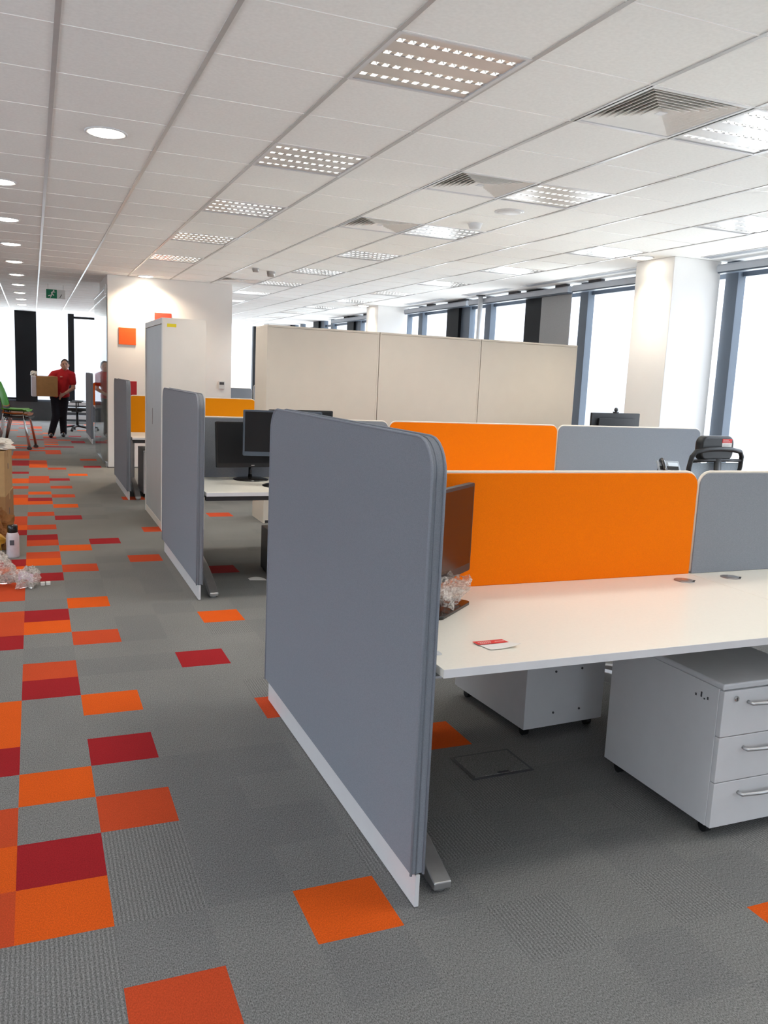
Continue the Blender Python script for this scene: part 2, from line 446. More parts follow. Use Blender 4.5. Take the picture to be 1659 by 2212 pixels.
# wall behind the camera: sill, head, piers and an unseen window added for light
mb = MB(); mb.box(XL, XW + .1, YN - .15, YN, 0, .6)
for x, w_ in ((-4.8, 2.2), (1.0, 6.1)): mb.box(x, x + w_, YN - .15, YN, .6, H + .18)
mb.box(-2.6, 1.0, YN - .15, YN, 2.5, H + .18)
struct(mb.build('wall_near', M['wall']))
for k, (a_, b_) in enumerate(((-2.6, 1.0),)):
    mb = MB(); mb.box(a_, b_, YN - .08, YN - .07, .6, 2.5); o = struct(mb.build('window_%d' % (30 + k), M['glass']))

# columns on the window line, and the wide core column by the aisle
for k, y in enumerate((-4.14, 3.66, 11.46, 19.26)):
    mb = MB(); mb.box(6.33, 6.925, y, y + .575, 0, H); struct(mb.build('trim_%d' % (k + 1), M['wall2'], bevel=.006))
mb = MB(); mb.box(1.51, 3.34, 10.0, 11.5, 0, H); struct(mb.build('wall_core', M['wall'], bevel=.006))
mb = MB(); mb.box(1.50, 3.35, 9.99, 11.51, 0, .012, 0); struct(mb.build('core_shadow_line', M['darkgap']))  # dark strip painting the shadow line at the column foot

# blind cassettes, split at the columns
def cassette(y0, y1, label):
    t = thing('blind_cassette', label, 'window blind', (6.88, y0, 2.70), 0, 'blind cassettes along the right window wall')
    a = MB(); L = y1 - y0
    a.prism([(-.05, .0), (.05, .0), (.05, .075), (-.03, .075), (-.05, .055)], 0, L, 'y'); a.build('housing', M['blindbox'], t)
    a = MB(); a.box(-.04, .04, .01, L - .01, -.014, -.001); a.build('bottom_bar', M['mullion'], t)
    for q in range(int(L // 1.2) + 1):
        yy = .1 + q * 1.2
        if yy + .25 < L:
            a = MB(); a.box(-.01, .05, yy, yy + .25, .076, .112); a.build('bracket', M['darkgap'], t)
cassette(-.30, 3.62, 'long blind cassette over the nearest window, this side of the near column')
cassette(4.27, 6.12, 'short blind cassette between the near column and the first dark mullion behind it')
cassette(6.20, 8.90, 'blind cassette over the grey drawn blind and the black pier above the tall cabinets')
cassette(8.98, 11.42, 'blind cassette running up to the farther white column behind the tall cabinets')
cassette(12.08, 15.6, 'blind cassette just past the farther white column, small above the cabinets')
# lowered blind
t = thing('roller_blind', 'grey roller blind drawn down beside the black pier behind the tall cabinets', 'window blind', (6.93, 6.24, .9))
a = MB(); a.box(-.003, .003, 0, .70, .02, 1.80); a.build('fabric', M['blind'], t)
a = MB(); a.box(-.01, .01, 0, .70, 0, .022); a.build('hem_bar', M['blindbox'], t)

# linear slot diffusers in the plaster margin
def slot(y0, y1, label):
    t = thing('slot_diffuser', label, 'air vent', (6.62, y0, H), 0, 'slot diffusers along the window side of the ceiling')
    L = y1 - y0; a = MB()
    a.box(-.07, -.055, 0, L, -.006, 0); a.box(.055, .07, 0, L, -.006, 0); a.box(-.055, .055, 0, .012, -.006, 0); a.box(-.055, .055, L - .012, L, -.006, 0)
    a.build('frame', M['whitem'], t)
    a = MB(); a.box(-.055, .055, .012, L - .012, -.002, -.0005); a.build('slot', M['darkgap'], t)
    for q in range(3):
        a = MB(); x = -.035 + q * .035; a.box(x - .009, x + .009, .012, L - .012, -.007, -.002); a.build('blade', M['blindbox'], t)
slot(1.3, 3.55, 'long slot diffuser in the ceiling margin this side of the near white column')
slot(4.3, 6.9, 'long slot diffuser in the ceiling margin just behind the near white column')
slot(7.3, 8.6, 'slot diffuser in the ceiling margin above the middle of the tall cabinets')
slot(9.3, 10.8, 'slot diffuser in the ceiling margin just before the farther white column')

# ------------------------------------------------------------------ louvred ceiling lights
def lamp_proto(loc, label, group):
    t = thing('louvre_light', label, 'ceiling light', loc, 0, group)
    a = MB(); e = .297; i_ = .278
    a.box(-e, e, -e, -i_, -.005, .002); a.box(-e, e, i_, e, -.005, .002); a.box(-e, -i_, -i_, i_, -.005, .002); a.box(i_, e, -i_, i_, -.005, .002)
    a.build('frame', M['whitem'], t)
    a = MB()
    a.box(-e, e, -e, e, .10, .104); a.box(-e, -e + .004, -e, e, .0, .10); a.box(e - .004, e, -e, e, .0, .10); a.box(-e, e, -e, -e + .004, 0, .10); a.box(-e, e, e - .004, e, 0, .10)
    a.build('housing', M['panelalu'], t)
    cy = [-.207, -.069, .069, .207]; half = .017
    for y in cy:
        a = MB(); a.cyl((-.265, y, .021), (.265, y, .021), .006, 10); a.build('tube', M['tube'], t, smooth=True)
        out = [(-.280, .040)]
        for q in range(12):          # one comb: a top rail with twelve tapering cross blades
            x = -.275 + q * .05
            out += [(x - .015, .036), (x - .012, .002), (x + .012, .002), (x + .015, .036)]
        out += [(.280, .040)]
        a = MB(); n = len(out)
        vs = [(px, yy, pz) for yy in (y - half, y + half) for px, pz in out]
        a.add(vs, [(i, i + 1, n + i + 1, n + i) for i in range(n - 1)])
        for q in range(12):
            b0 = 1 + 4 * q
            a.add([], []); a.f += [(b0, b0 + 1, b0 + 2, b0 + 3), (n + b0 + 3, n + b0 + 2, n + b0 + 1, n + b0)]; a.m += [0, 0]
        a.build('louvre_comb', M['alu'], t)
    L = bpy.data.lights.new('louvre_lamp', 'SPOT'); L.energy = 27; L.color = (1., .96, .88); L.spot_size = 2.2; L.spot_blend = .6; L.shadow_soft_size = .2
    lo = bpy.data.objects.new('lamp', L); COL.objects.link(lo); lo.parent = t; lo.location = (0, 0, -.012)
    ys = [-.278] + [v for y in cy for v in (y - half, y + half)] + [.278]
    for q in range(0, len(ys), 2):
        ya, yb = ys[q], ys[q + 1]; ins = .012 if 0 < q < 8 else .004
        a = MB(); a.prism([(ya, .0), (yb, .0), (yb - ins, .036), (ya + ins, .036)], -.278, .278, 'x'); a.build('reflector', M['panelalu'], t)
    return t
ORD = ['nearest', 'second', 'third', 'fourth', 'fifth', 'sixth', 'seventh', 'eighth', 'ninth', 'tenth', 'eleventh', 'twelfth']
proto = None
def lamps(ix, js, rowname, group):
    global proto
    for n, j in enumerate(js):
        lab = 'louvred ceiling light, %s from the camera in the row %s' % (ORD[n], rowname)
        loc = (ix * g + .3, j * g + .3, H)
        if proto is None: proto = lamp_proto(loc, lab, group)
        else: dup(proto, loc, 0, lab, group)
lamps(3, [0, 3, 6, 9, 12], 'leading to the orange wall square', 'louvred lights over the end screens')
lamps(6, [3 * k for k in range(0, 11)], 'beside the square air vents', 'louvred lights in the middle row')
lamps(9, [3 * k for k in range(1, 11)], 'closest to the white window columns', 'louvred lights by the windows')
added_lights = [(3, 'in front of the foreground desk corner'), (6, 'in front of the second foreground desk'), (9, 'in front of the window end of the foreground bench')]  # unseen fittings added to brighten the foreground desks
for i_, w_ in added_lights: dup(proto, (i_ * g + .3, -3 * g + .3, H), 0, 'added unseen louvred light over carpet ' + w_, 'unseen louvred lights added for the foreground')
# openings outside the frame, bar the three added lights, closed with plain tiles
seen = {(3, 3 * k) for k in range(0, 5)} | {(6, 3 * k) for k in range(0, 11)} | {(9, 3 * k) for k in range(1, 11)} | {(3, -3), (6, -3), (9, -3)}
fill = [c for c in LAMPS if c not in seen] + [(5, -6)]
mb = MB()
for (i, j) in fill: mb.add([(i * g, j * g, H), (i * g + g, j * g, H), (i * g + g, j * g + g, H), (i * g, j * g + g, H)], [(0, 1, 2, 3)], 0)
o = mb.build('ceiling_infill', M['ceil']); o.parent = ceiling

# ------------------------------------------------------------------ square air diffusers
def vent(loc, label):
    t = thing('air_diffuser', label, 'air vent', loc, 0, 'square air diffusers in the ceiling')
    a = MB(); e = .297; i_ = .272
    a.box(-e, e, -e, -i_, -.004, .003); a.box(-e, e, i_, e, -.004, .003); a.box(-e, -i_, -i_, i_, -.004, .003); a.box(i_, e, -i_, i_, -.004, .003)
    a.build('frame', M['whitem'], t)
    a = MB(); a.box(-e, e, -e, e, .085, .089)
    for q in ((-e, -e + .004, -e, e), (e - .004, e, -e, e), (-e, e, -e, -e + .004), (-e, e, e - .004, e)): a.box(*q, 0, .085)
    a.build('duct_box', M['grom'], t)
    for q in range(9):
        s1 = .270 - q * .029; s0 = s1 - .042
        if s0 < .01: break
        a = MB(); zt, zb = .034, .001
        for (ax, ay) in ((1, 0), (0, 1), (-1, 0), (0, -1)):
            bx_, by_ = -ay, ax
            P = lambda s, w_, z: (ax * s + bx_ * w_, ay * s + by_ * w_, z)
            a.add([P(s0, -s0, zt), P(s0, s0, zt), P(s1, s1, zb), P(s1, -s1, zb)], [(0, 1, 2, 3)])
        o = a.build('louvre_ring', M['runner_w'], t)
        so = o.modifiers.new('solid', 'SOLIDIFY'); so.thickness = .0015
    a = MB(); a.box(-.022, .022, -.022, .022, .0, .004); a.build('centre_plate', M['whitem'], t)
vl = {(5, 0): 'square louvred air diffuser in the ceiling, nearest and largest of the row', (5, 3): 'square louvred air diffuser, second from the camera, touching a bright louvred light',
      (5, 6): 'square louvred air diffuser, third from the camera, small and half dark', (5, 15): 'tiny far square air diffuser, fourth of the row, above the tall cabinets',
      (5, 21): 'tiny far square air diffuser, fifth of the row, beyond the core wall', (5, 27): 'farthest tiny square air diffuser of the row, near the end windows'}
for (i, j), lab in vl.items(): vent((i * g + .3, j * g + .3, H), lab)

# ------------------------------------------------------------------ round downlights
def downlight(loc, label, energy=16, size=2.0):
    t = thing('downlight', label, 'ceiling light', loc, 0, 'round downlights over the aisle')
    a = MB(); a.lathe([(.118, .0), (.118, -.006), (.112, -.009), (.100, -.006), (.096, .0)], seg=32); a.build('trim_ring', M['whitem'], t, smooth=True)
    a = MB(); a.lathe([(.098, -.003), (.090, -.010), (.060, -.016), (.0005, -.018)], seg=32); a.build('diffuser', M['disc'], t, smooth=True)
    L = bpy.data.lights.new('downlight_lamp', 'SPOT'); L.energy = energy; L.color = (1., .80, .58); L.spot_size = size; L.spot_blend = .7; L.shadow_soft_size = .08
    lo = bpy.data.objects.new('lamp', L); COL.objects.link(lo); lo.parent = t; lo.location = (0, 0, -.03)
downlight((.9, 2.13, H), 'big bright round downlight over the aisle, nearest the camera and farthest right')
for n in range(9):
    downlight((.29, 3.95 + 1.8 * n, H), 'bright round downlight, %s along the left ceiling row from the camera' % ORD[n])
downlight((2.03, 9.80, H), 'round downlight close against the core wall, washing it with warm light', 72, 2.6)
downlight((6.15, 3.93, H), 'round downlight close against the near white window column, washing its side', 18)
downlight((6.15, 11.75, H), 'round downlight close against the farther white window column, washing its side', 18)

# small ceiling fittings
def round_fit(loc, r, h, label, name, cat, mm='whitem'):
    t = thing(name, label, cat, loc)
    a = MB(); a.lathe([(r, 0), (r, -h * .4), (r * .8, -h), (.0005, -h)], seg=28); a.build('body', M[mm], t, smooth=True)
    a = MB(); a.lathe([(r * 1.15, .0), (r * 1.15, -.004), (r * .98, -.006)], seg=28); a.build('rim', M['whitem'], t, smooth=True)
round_fit((3.905, 2.73, H), .10, .012, 'flat round white ceiling speaker beside the second vent', 'ceiling_speaker', 'speaker')
round_fit((3.93, 3.33, H), .055, .045, 'white domed smoke detector beside the third louvred light', 'smoke_detector', 'smoke detector')
round_fit((3.13, 7.68, H), .045, .05, 'small grey ceiling sensor, left of the pair above the cabinets', 'ceiling_sensor', 'sensor', 'grom')
round_fit((3.38, 7.87, H), .055, .07, 'small grey ceiling sensor, right of the pair above the cabinets', 'ceiling_sensor', 'sensor', 'grom')

# ------------------------------------------------------------------ benches: desks, dividing screens, end screens
ZT = .72
def rr_rect(w0, w1, z0, z1, r, n=6, bottom=False):
    pts = []
    def arc(cx, cz, a0):
        for k in range(n + 1):
            a = a0 + PI / 2 * k / n; pts.append((cx + r * math.cos(a), cz + r * math.sin(a)))
    if bottom: arc(w1 - r, z0 + r, -PI / 2)
    else: pts.append((w1, z0))
    arc(w1 - r, z1 - r, 0); arc(w0 + r, z1 - r, PI / 2)
    if bottom: arc(w0 + r, z0 + r, PI)
    else: pts.append((w0, z0))
    return pts

def desk(x0, yc, side, label, group, grom=None):
    """single desk of a back-to-back bench; side -1 is the aisle-camera side"""
    t = thing('bench_desk', label, 'desk', (x0, yc, 0), 0, group)
    W = 1.598
    ya, yb = (.003, .84) if side > 0 else (-.84, -.003)
    a = MB(); a.box(0, W, ya, yb, ZT - .025, ZT); a.build('tabletop', [M['desk']], t, bevel=.0015)
    # front edge band
    yf = yb if side > 0 else ya
    a = MB(); a.box(.0, W, min(yf, yf + side * .0018), max(yf, yf + side * .0018), ZT - .0248, ZT - .0006); a.build('edge_band', M['edge'], t)
    for lx in (.07, W - .07):
        a = MB()
        s = side
        a.box(lx - .03, lx + .03, min(s * .03, s * .11), max(s * .03, s * .11), .06, ZT - .075)
        a.build('leg', M['silver'], t, bevel=.006)
        a = MB(); n = 12; top = []; bot = []
        for q in range(n + 1):
            u = q / n; y = s * (.03 + .75 * u)
            top.append((y, .145 * (1 - u * u) + .035)); bot.append((y, max(.012, .145 * (1 - u * u) - .012)))
        poly = top + bot[::-1]
        a.prism(poly, lx - .029, lx + .029, 'x'); a.cyl((lx, s * .75, 0), (lx, s * .75, .014), .022, 12)
        a.build('foot', M['silver'], t, bevel=.004)
        a = MB(); a.box(lx - .025, lx + .025, min(s * .03, s * .70), max(s * .03, s * .70), ZT - .075, ZT - .0255); a.build('support_arm', M['silver'], t)
    a = MB(); a.box(.02, W - .02, min(side * .68, side * .72), max(side * .68, side * .72), ZT - .072, ZT - .026); a.build('beam', M['dkmetal'], t)
    return t

def divider(x0, yc, W, mm, label, group, z0=.7202, z1=1.166, trim=True):
    t = thing('desk_screen', label, 'desk divider screen', (x0, yc, z0), 0, group)
    h = z1 - z0
    a = MB(); a.prism(rr_rect(.006, W - .006, 0, h - .006, .052), -.013, .013, 'y'); a.build('fabric_panel', M[mm], t, bevel=.003)
    path = [(x, 0, z) for x, z in rr_rect(.008, W - .008, 0.008, h - .003, .054)]
    a = MB(); a.tube(path, .0075, 8); a.build('edge_trim', M['trimw'], t, smooth=True)
    return t

def end_screen(x, y0, L, label, group):
    """floor standing end screen facing the aisle, its white base board below"""
    t = thing('end_screen', label, 'partition screen', (x, y0, 0), 0, group)
    zt, zb = 1.352, .10
    def prof(ins, r): return [(y, z) for y, z in rr_rect(ins, L - ins, zb + ins, zt - ins, r)]
    a = MB(); a.prism(prof(.004, .10), -.020, .020, 'x'); a.build('fabric_panel', M['grey'], t, bevel=.004)
    for sx in (-.0195, .0195):
        pth = [(sx, y, z) for y, z in prof(.003, .101)]
        a = MB(); a.tube(pth, .0042, 8); a.build('piping', M['greypipe'], t, smooth=True)
    pth = [(-.004, y, z) for y, z in prof(.0035, .1005)]
    a = MB(); a.tube(pth, .0022, 6); a.build('seam', M['grey'], t, smooth=True)
    a = MB(); a.box(-.005, .009, .0, L - .01, .004, .102); a.build('base_board', M['white'], t, bevel=.001)
    for yy in (.12, L / 2, L - .12):
        a = MB(); a.cyl((.002, yy, 0), (.002, yy, .006), .006, 10); a.build('levelling_foot', M['dkmetal'], t)
    return t

XE = 1.476
es = end_screen(XE, -1.205, 1.655, 'large grey fabric end screen in the foreground with white base board', 'grey end screens along the aisle')
end_screen(XE, 2.245, 1.60, 'grey fabric end screen standing in front of the tall cabinet end, second from the camera', 'grey end screens along the aisle')
end_screen(XE, 6.70, 1.60, 'grey fabric end screen behind the tall cabinet, third from the camera', 'grey end screens along the aisle')
end_screen(1.53, 14.0, 1.60, 'small far grey end screen near the carrying man, fourth from the camera', 'grey end screens along the aisle')

# bench 1
Y1 = -.385
for k, lab in enumerate(('white desk in the foreground holding the red and white card', 'white desk right of the foreground desk, above the drawer pedestal with bar handles')):
    d_ = desk(1.512 + 1.6 * k, Y1, -1, lab, 'desks of the foreground bench')
    if k == 0:
        a = MB(); a.box(.0, .05, -.727, -.703, ZT + .0005, ZT + .005); a.build('bracket_plate', M['whitem'], d_)
        a = MB(); a.prism([(.0, -.745), (.045, -.745), (.06, -.727), (.06, -.703), (.045, -.685), (.0, -.685)], ZT - .062, ZT - .055, 'z'); a.build('bracket_plate', M['whitem'], d_)
for k, lab in enumerate(('white desk hidden behind the near orange screen', 'white desk behind the near grey divider, facing the black chair', 'last white desk of the foreground bench by the windows')):
    desk(1.512 + 1.6 * k, Y1, 1, lab, 'desks of the foreground bench')
desk(1.512 + 3.2, Y1, -1, 'white desk at the window end of the foreground bench', 'desks of the foreground bench')
divider(1.512, Y1, 1.604, 'orange', 'long orange desk screen with pale edge, on the foreground desk behind the monitor', 'desk screens on the foreground bench')
divider(3.118, Y1, 1.598, 'grey', 'grey desk screen joined to the right of the near orange one', 'desk screens on the foreground bench')
divider(4.718, Y1, 1.598, 'grey', 'grey desk screen at the window end of the foreground bench, out at the right edge', 'desk screens on the foreground bench')
# bench 2
Y2 = 3.065
b2 = 'desks of the second bench'
for k, lab in enumerate(('white desk of the second bench with the dark monitors beside the second end screen', 'middle white desk of the second bench behind the foreground screens', 'white desk of the second bench with the desk phone')):
    desk(1.512 + 1.6 * k, Y2, -1, lab, b2)
for k, lab in enumerate(('white desk behind the dark monitors, on the cabinet side', 'middle white desk on the cabinet side of the second bench', 'white desk under the black monitor with the webcam')):
    desk(1.512 + 1.6 * k, Y2, 1, lab, b2)
divider(1.512, Y2, 1.604, 'grey', 'grey desk screen behind the two dark monitors on the second bench', 'desk screens on the second bench')
divider(3.118, Y2, 1.598, 'orange', 'orange desk screen of the second bench, seen above the near orange one', 'desk screens on the second bench')
divider(4.718, Y2, 1.598, 'grey', 'grey desk screen of the second bench below the black monitor with webcam', 'desk screens on the second bench')
# bench 3
Y3 = 7.5
desk(1.512, Y3, -1, 'white desk beyond the tall cabinet, in front of the amber screen', 'desks of the third bench')
desk(1.512, Y3, 1, 'white desk on the far side of the amber screen', 'desks of the third bench')
desk(3.112, Y3, -1, 'white desk of the third bench hidden behind the tall cabinets', 'desks of the third bench')
divider(1.55, Y3, 1.57, 'amber', 'amber yellow desk screen showing either side of the tall cabinet', 'desk screen on the third bench')
# bench 4
Y4 = 14.8
desk(1.58, Y4, -1, 'far white desk in front of the small red orange screen', 'desks of the farthest bench')
desk(4.78, Y4, -1, 'far white desk behind the tall cabinets, by the grey far screen', 'desks of the farthest bench')
divider(1.58, Y4, 1.59, 'orange2', 'small far red orange desk screen beside the farthest end screen', 'desk screens on the farthest bench')
divider(4.0, Y4, .84, 'grey', 'far low grey desk screen in the gap right of the core wall', 'desk screens on the farthest bench')
divider(4.86, Y4, 1.45, 'grey', 'far grey desk screen next to the cabinet side, taller of the pair in the gap', 'desk screens on the farthest bench', z1=1.25)

# oval cable grommets in the desk tops
def grom(x, y, rz, label):
    t = thing('cable_grommet', label, 'cable grommet', (x, y, ZT), rz, 'cable grommets in the foreground desks')
    a = MB(); a.lathe([(.040, .0), (.040, .0035), (.034, .005), (.0005, .005)], seg=28); o = a.build('cap', M['grom'], t, smooth=True); o.scale = (1.05, .95, 1)
    a = MB(); a.box(-.012, .034, -.016, .016, .0048, .0062); a.build('flap', M['silver'], t, bevel=.0005)
    a = MB(); a.box(.026, .042, -.018, .018, .0046, .0056); a.build('cable_slot', M['darkgap'], t)
grom(2.992, -.503, -.9, 'grey cable grommet in the desk top, left of the seam, by the orange screen')
grom(3.250, -.497, -.9, 'grey cable grommet in the desk top, right of the seam, by the grey screen')

# bracket of the end screen seen under the desk corner
# ------------------------------------------------------------------ pedestals
def pedestal(loc, rz, label, front=True):
    t = thing('drawer_pedestal', label, 'drawer pedestal', loc, rz, 'white drawer pedestals under the desks')
    w, d, z0, zt = .42, .565, .045, .555
    a = MB(); a.box(0, w, .012, d, z0, zt - .022); a.build('carcass', M['white'], t, bevel=.002)
    a = MB(); a.box(-.002, w + .002, -.008, d, zt - .022, zt); a.build('top', M['whitem'], t, bevel=.006, seg=3)
    hz = [(.371, .530), (.209, .368), (.046, .206)]
    for k, (a0, a1) in enumerate(hz):
        f = MB().box(.001, w - .001, -.010, .011, a0, a1).build('drawer', M['white'], t, bevel=.002)
        zz = a1 - .044
        pts = [(w / 2 - .10, -.010, zz), (w / 2 - .10, -.022, zz)] + [(w / 2 - .10 + .2 * q / 10, -.030 - .010 * math.sin(PI * q / 10), zz) for q in range(11)] + [(w / 2 + .10, -.022, zz), (w / 2 + .10, -.010, zz)]
        h = MB(); h.tube(pts, .0065, 10); h.build('handle', M['silver'], f, smooth=True)
    lk = MB(); lk.cyl((.055, -.010, .502), (.055, -.014, .502), .010, 18); lk.cyl((.055, -.014, .502), (.055, -.0155, .502), .007, 18); lo = lk.build('lock', M['chrome'], t, smooth=False)
    ks = MB(); ks.box(.0535, .0565, -.0162, -.0150, .496, .508); ks.build('keyhole', M['darkgap'], lo)
    for cx in (.04, w - .04):
        for cy in (.05, d - .05):
            a = MB(); a.cyl((cx - .012, cy, .020), (cx + .012, cy, .020), .020, 16); a.cyl((cx, cy, .022), (cx, cy, .046), .007, 10)
            a.build('castor', M['blackpl'], t)
    # back screws
    for sx in (.13, .30 - .03):
        for sz in (.105, .290):
            a = MB(); a.cyl((sx, d, sz), (sx, d + .003, sz), .005, 10); a.build('screw', M['darkgap'], t)
    return t
p = pedestal((2.572, -1.178, 0), 0, 'white three drawer pedestal with bar handles under the desk at the right edge')
a = MB()
for (yy, zz, hh) in ((.055, .478, .010), (.085, .478, .018), (.11, .475, .008), (.07, .474, .005)):
    a.box(-.0012, .0, yy, yy + .006, zz, zz + hh)
a.build('scuff_mark', M['darkgap'], p)
# rear pedestal turned with its back to the camera
pedestal((2.778, .295, 0), PI + .06, 'white pedestal further under the desk with its back and four screws showing')
t = thing('guessed_tower', 'guessed dark computer tower filling a dark shape under the second bench', 'computer', (2.19, 2.88, 0))  # guessed object put where only an indistinct dark shape shows
a = MB(); a.box(-.09, .09, -.21, .21, .012, .34); a.build('case', M['blackpl'], t, bevel=.004)
a = MB(); a.box(-.088, .088, -.222, -.209, .02, .335); a.build('front_panel', M['dkmetal'], t, bevel=.003)
a = MB(); a.box(-.07, .07, -.226, -.221, .27, .30); a.build('disc_drive', M['blackgl'], t)
for sx_ in (-.07, .07):
    a = MB(); a.box(sx_ - .01, sx_ + .01, -.18, .18, 0, .013); a.build('foot', M['blackpl'], t)
pedestal((1.66, 6.9, 0), 0, 'dim pedestal under the desk beyond the tall cabinet')

# floor outlet box
t = thing('floor_outlet_box', 'carpeted floor outlet hatch with dark frame under the foreground desk', 'floor box', (2.15, -.455, 0), .02)
a = MB()
for q in ((-.135, .135, -.10, -.088), (-.135, .135, .088, .10), (-.135, -.123, -.088, .088), (.123, .135, -.088, .088)): a.box(*q, 0, .003)
a.build('frame', M['dkmetal'], t)
a = MB(); a.box(-.122, .122, -.087, .087, 0, .005); a.build('lid', carpet('hatch carpet', (.215, .213, .206)), t)
a = MB(); a.box(-.02, .03, -.087, -.075, .0045, .0065); a.build('finger_slot', M['darkgap'], t)

# ------------------------------------------------------------------ monitors
def monitor(loc, rz, label, W=.53, Hh=.325, zc=.245, tilt=0., base='plate', bez=None, cam_=False, scr='screen2'):
    """screen faces local -y; zc: bottom edge above the desk"""
    t = thing('computer_monitor', label, 'monitor', loc, rz, 'black computer monitors on the desks')
    bz = bez or M['blackpl']
    T = rot(rx=-tilt, t=(0, 0, zc))
    a = MB(); a.prism(rr_rect(-W / 2, W / 2, 0, Hh, .008, 3, True), -.012, .010, 'y', T=T); a.prism([(-W / 2 + .06, .04), (W / 2 - .06, .04), (W / 2 - .08, Hh - .05), (-W / 2 + .08, Hh - .05)], .010, .030, 'y', T=T)
    a.build('bezel', bz, t, bevel=.0015)
    a = MB(); a.box(-W / 2 + .012, W / 2 - .012, -.0135, -.011, .030, Hh - .012, T=T); a.build('screen', M[scr], t)
    a = MB(); a.tube([(0, .045, .012), (0, .05, zc * .6), (0, .032, zc + .10)], [.026, .020, .022], 12, flat=.55); a.build('neck', M['blackgl'], t, smooth=True)
    a = MB()
    if base == 'plate': a.prism([(x, y) for x, y in rr_rect(-.13, .13, -.085, .115, .018, 4, True)], 0, .012, 'z')
    else:
        a.lathe([(.130, 0), (.130, .006), (.10, .014), (.03, .022), (.0005, .024)], (0, .03, 0), 32)
    a.build('base', M['blackgl'], t, bevel=.002 if base == 'plate' else 0, smooth=base != 'plate')
    a = MB(); a.box(-.012, .012, -.014, -.0118, .010, .016, T=T); a.build('badge', M['greyp'], t)
    if cam_:
        a = MB(); a.box(-.02, .02, -.02, .02, Hh, Hh + .012, T=T); a.ell((0, 0, zc + Hh + .03), .020, .018, .022); a.build('webcam', M['dkmetal'], t, smooth=True)
    return t
monitor((1.760, -.648, ZT), .705, 'wide black monitor on the foreground desk in front of the orange screen', zc=.085, Hh=.33, W=.585, scr='screen')
monitor((1.965, 2.865, ZT), .10, 'dark monitor with round base standing on the desk of the second bench', W=.545, Hh=.33, zc=.095, tilt=.12, base='round')
monitor((2.085, 2.50, ZT), -.14, 'grey framed monitor nearer and higher, cut off by the foreground end screen', W=.545, Hh=.315, zc=.213, base='round', bez=M['mullion'])
monitor((2.30, 2.78, ZT), .10, 'monitor of which only the black top edge shows over the foreground end screen', W=.50, Hh=.34, zc=.185, base='round')
monitor((5.60, 3.42, ZT), PI + .16, 'black monitor with a webcam on top, above the grey screen by the window', W=.64, Hh=.37, zc=.185, base='round', cam_=True)

# crumpled clear film around the stand of the foreground monitor
rw = random.Random(5)
a = MB()
def film(u, v):
    an = 2 * PI * u; k = .075 + .03 * math.sin(3 * an + 4 * v) + .03 * (v - .3)
    k += rw.uniform(-.012, .012); z = .015 + .105 * v + rw.uniform(-.008, .008)
    return (k * math.cos(an) * .8, k * math.sin(an) * .62, z)
a.grid(film, 26, 8)
o = tag(a.build('plastic_wrap', M['wrap'], None, loc=(1.785, -.665, ZT)), 'crumpled clear plastic film around the foot of the foreground monitor', 'plastic wrap')

# red and white card lying on the foreground desk
t = thing('printed_card', 'small red and white printed card lying on the foreground desk', 'card', (1.765, -1.075, ZT + .001), .0)
a = MB()
def card(u, v):
    x = -.052 + .104 * u; y = -.036 + .078 * v; x += -.018 * (v - .5)
    return (x, y, .0015 + .006 * (1 - v) ** 2 * (u - .2) ** 2 * 3)
a.grid(card, 10, 8)
o = a.build('sheet', M['paper'], t); so = o.modifiers.new('s', 'SOLIDIFY'); so.thickness = .0006
a = MB(); a.prism([(-.058, .010), (.046, .010), (.040, .041), (-.062, .041)], .0032, .0036, 'z'); a.build('red_band', M['red'], t)
a = MB()
for q in range(7): a.box(-.050 + q * .0065, -.046 + q * .0065, .024, .033, .0037, .0040)
for q in range(6): a.box(-.048 + q * .0065, -.044 + q * .0065, .014, .021, .0037, .0040)
a.box(.006, .038, .022, .028, .0037, .0040)
a.build('print', M['pinkp'], t)

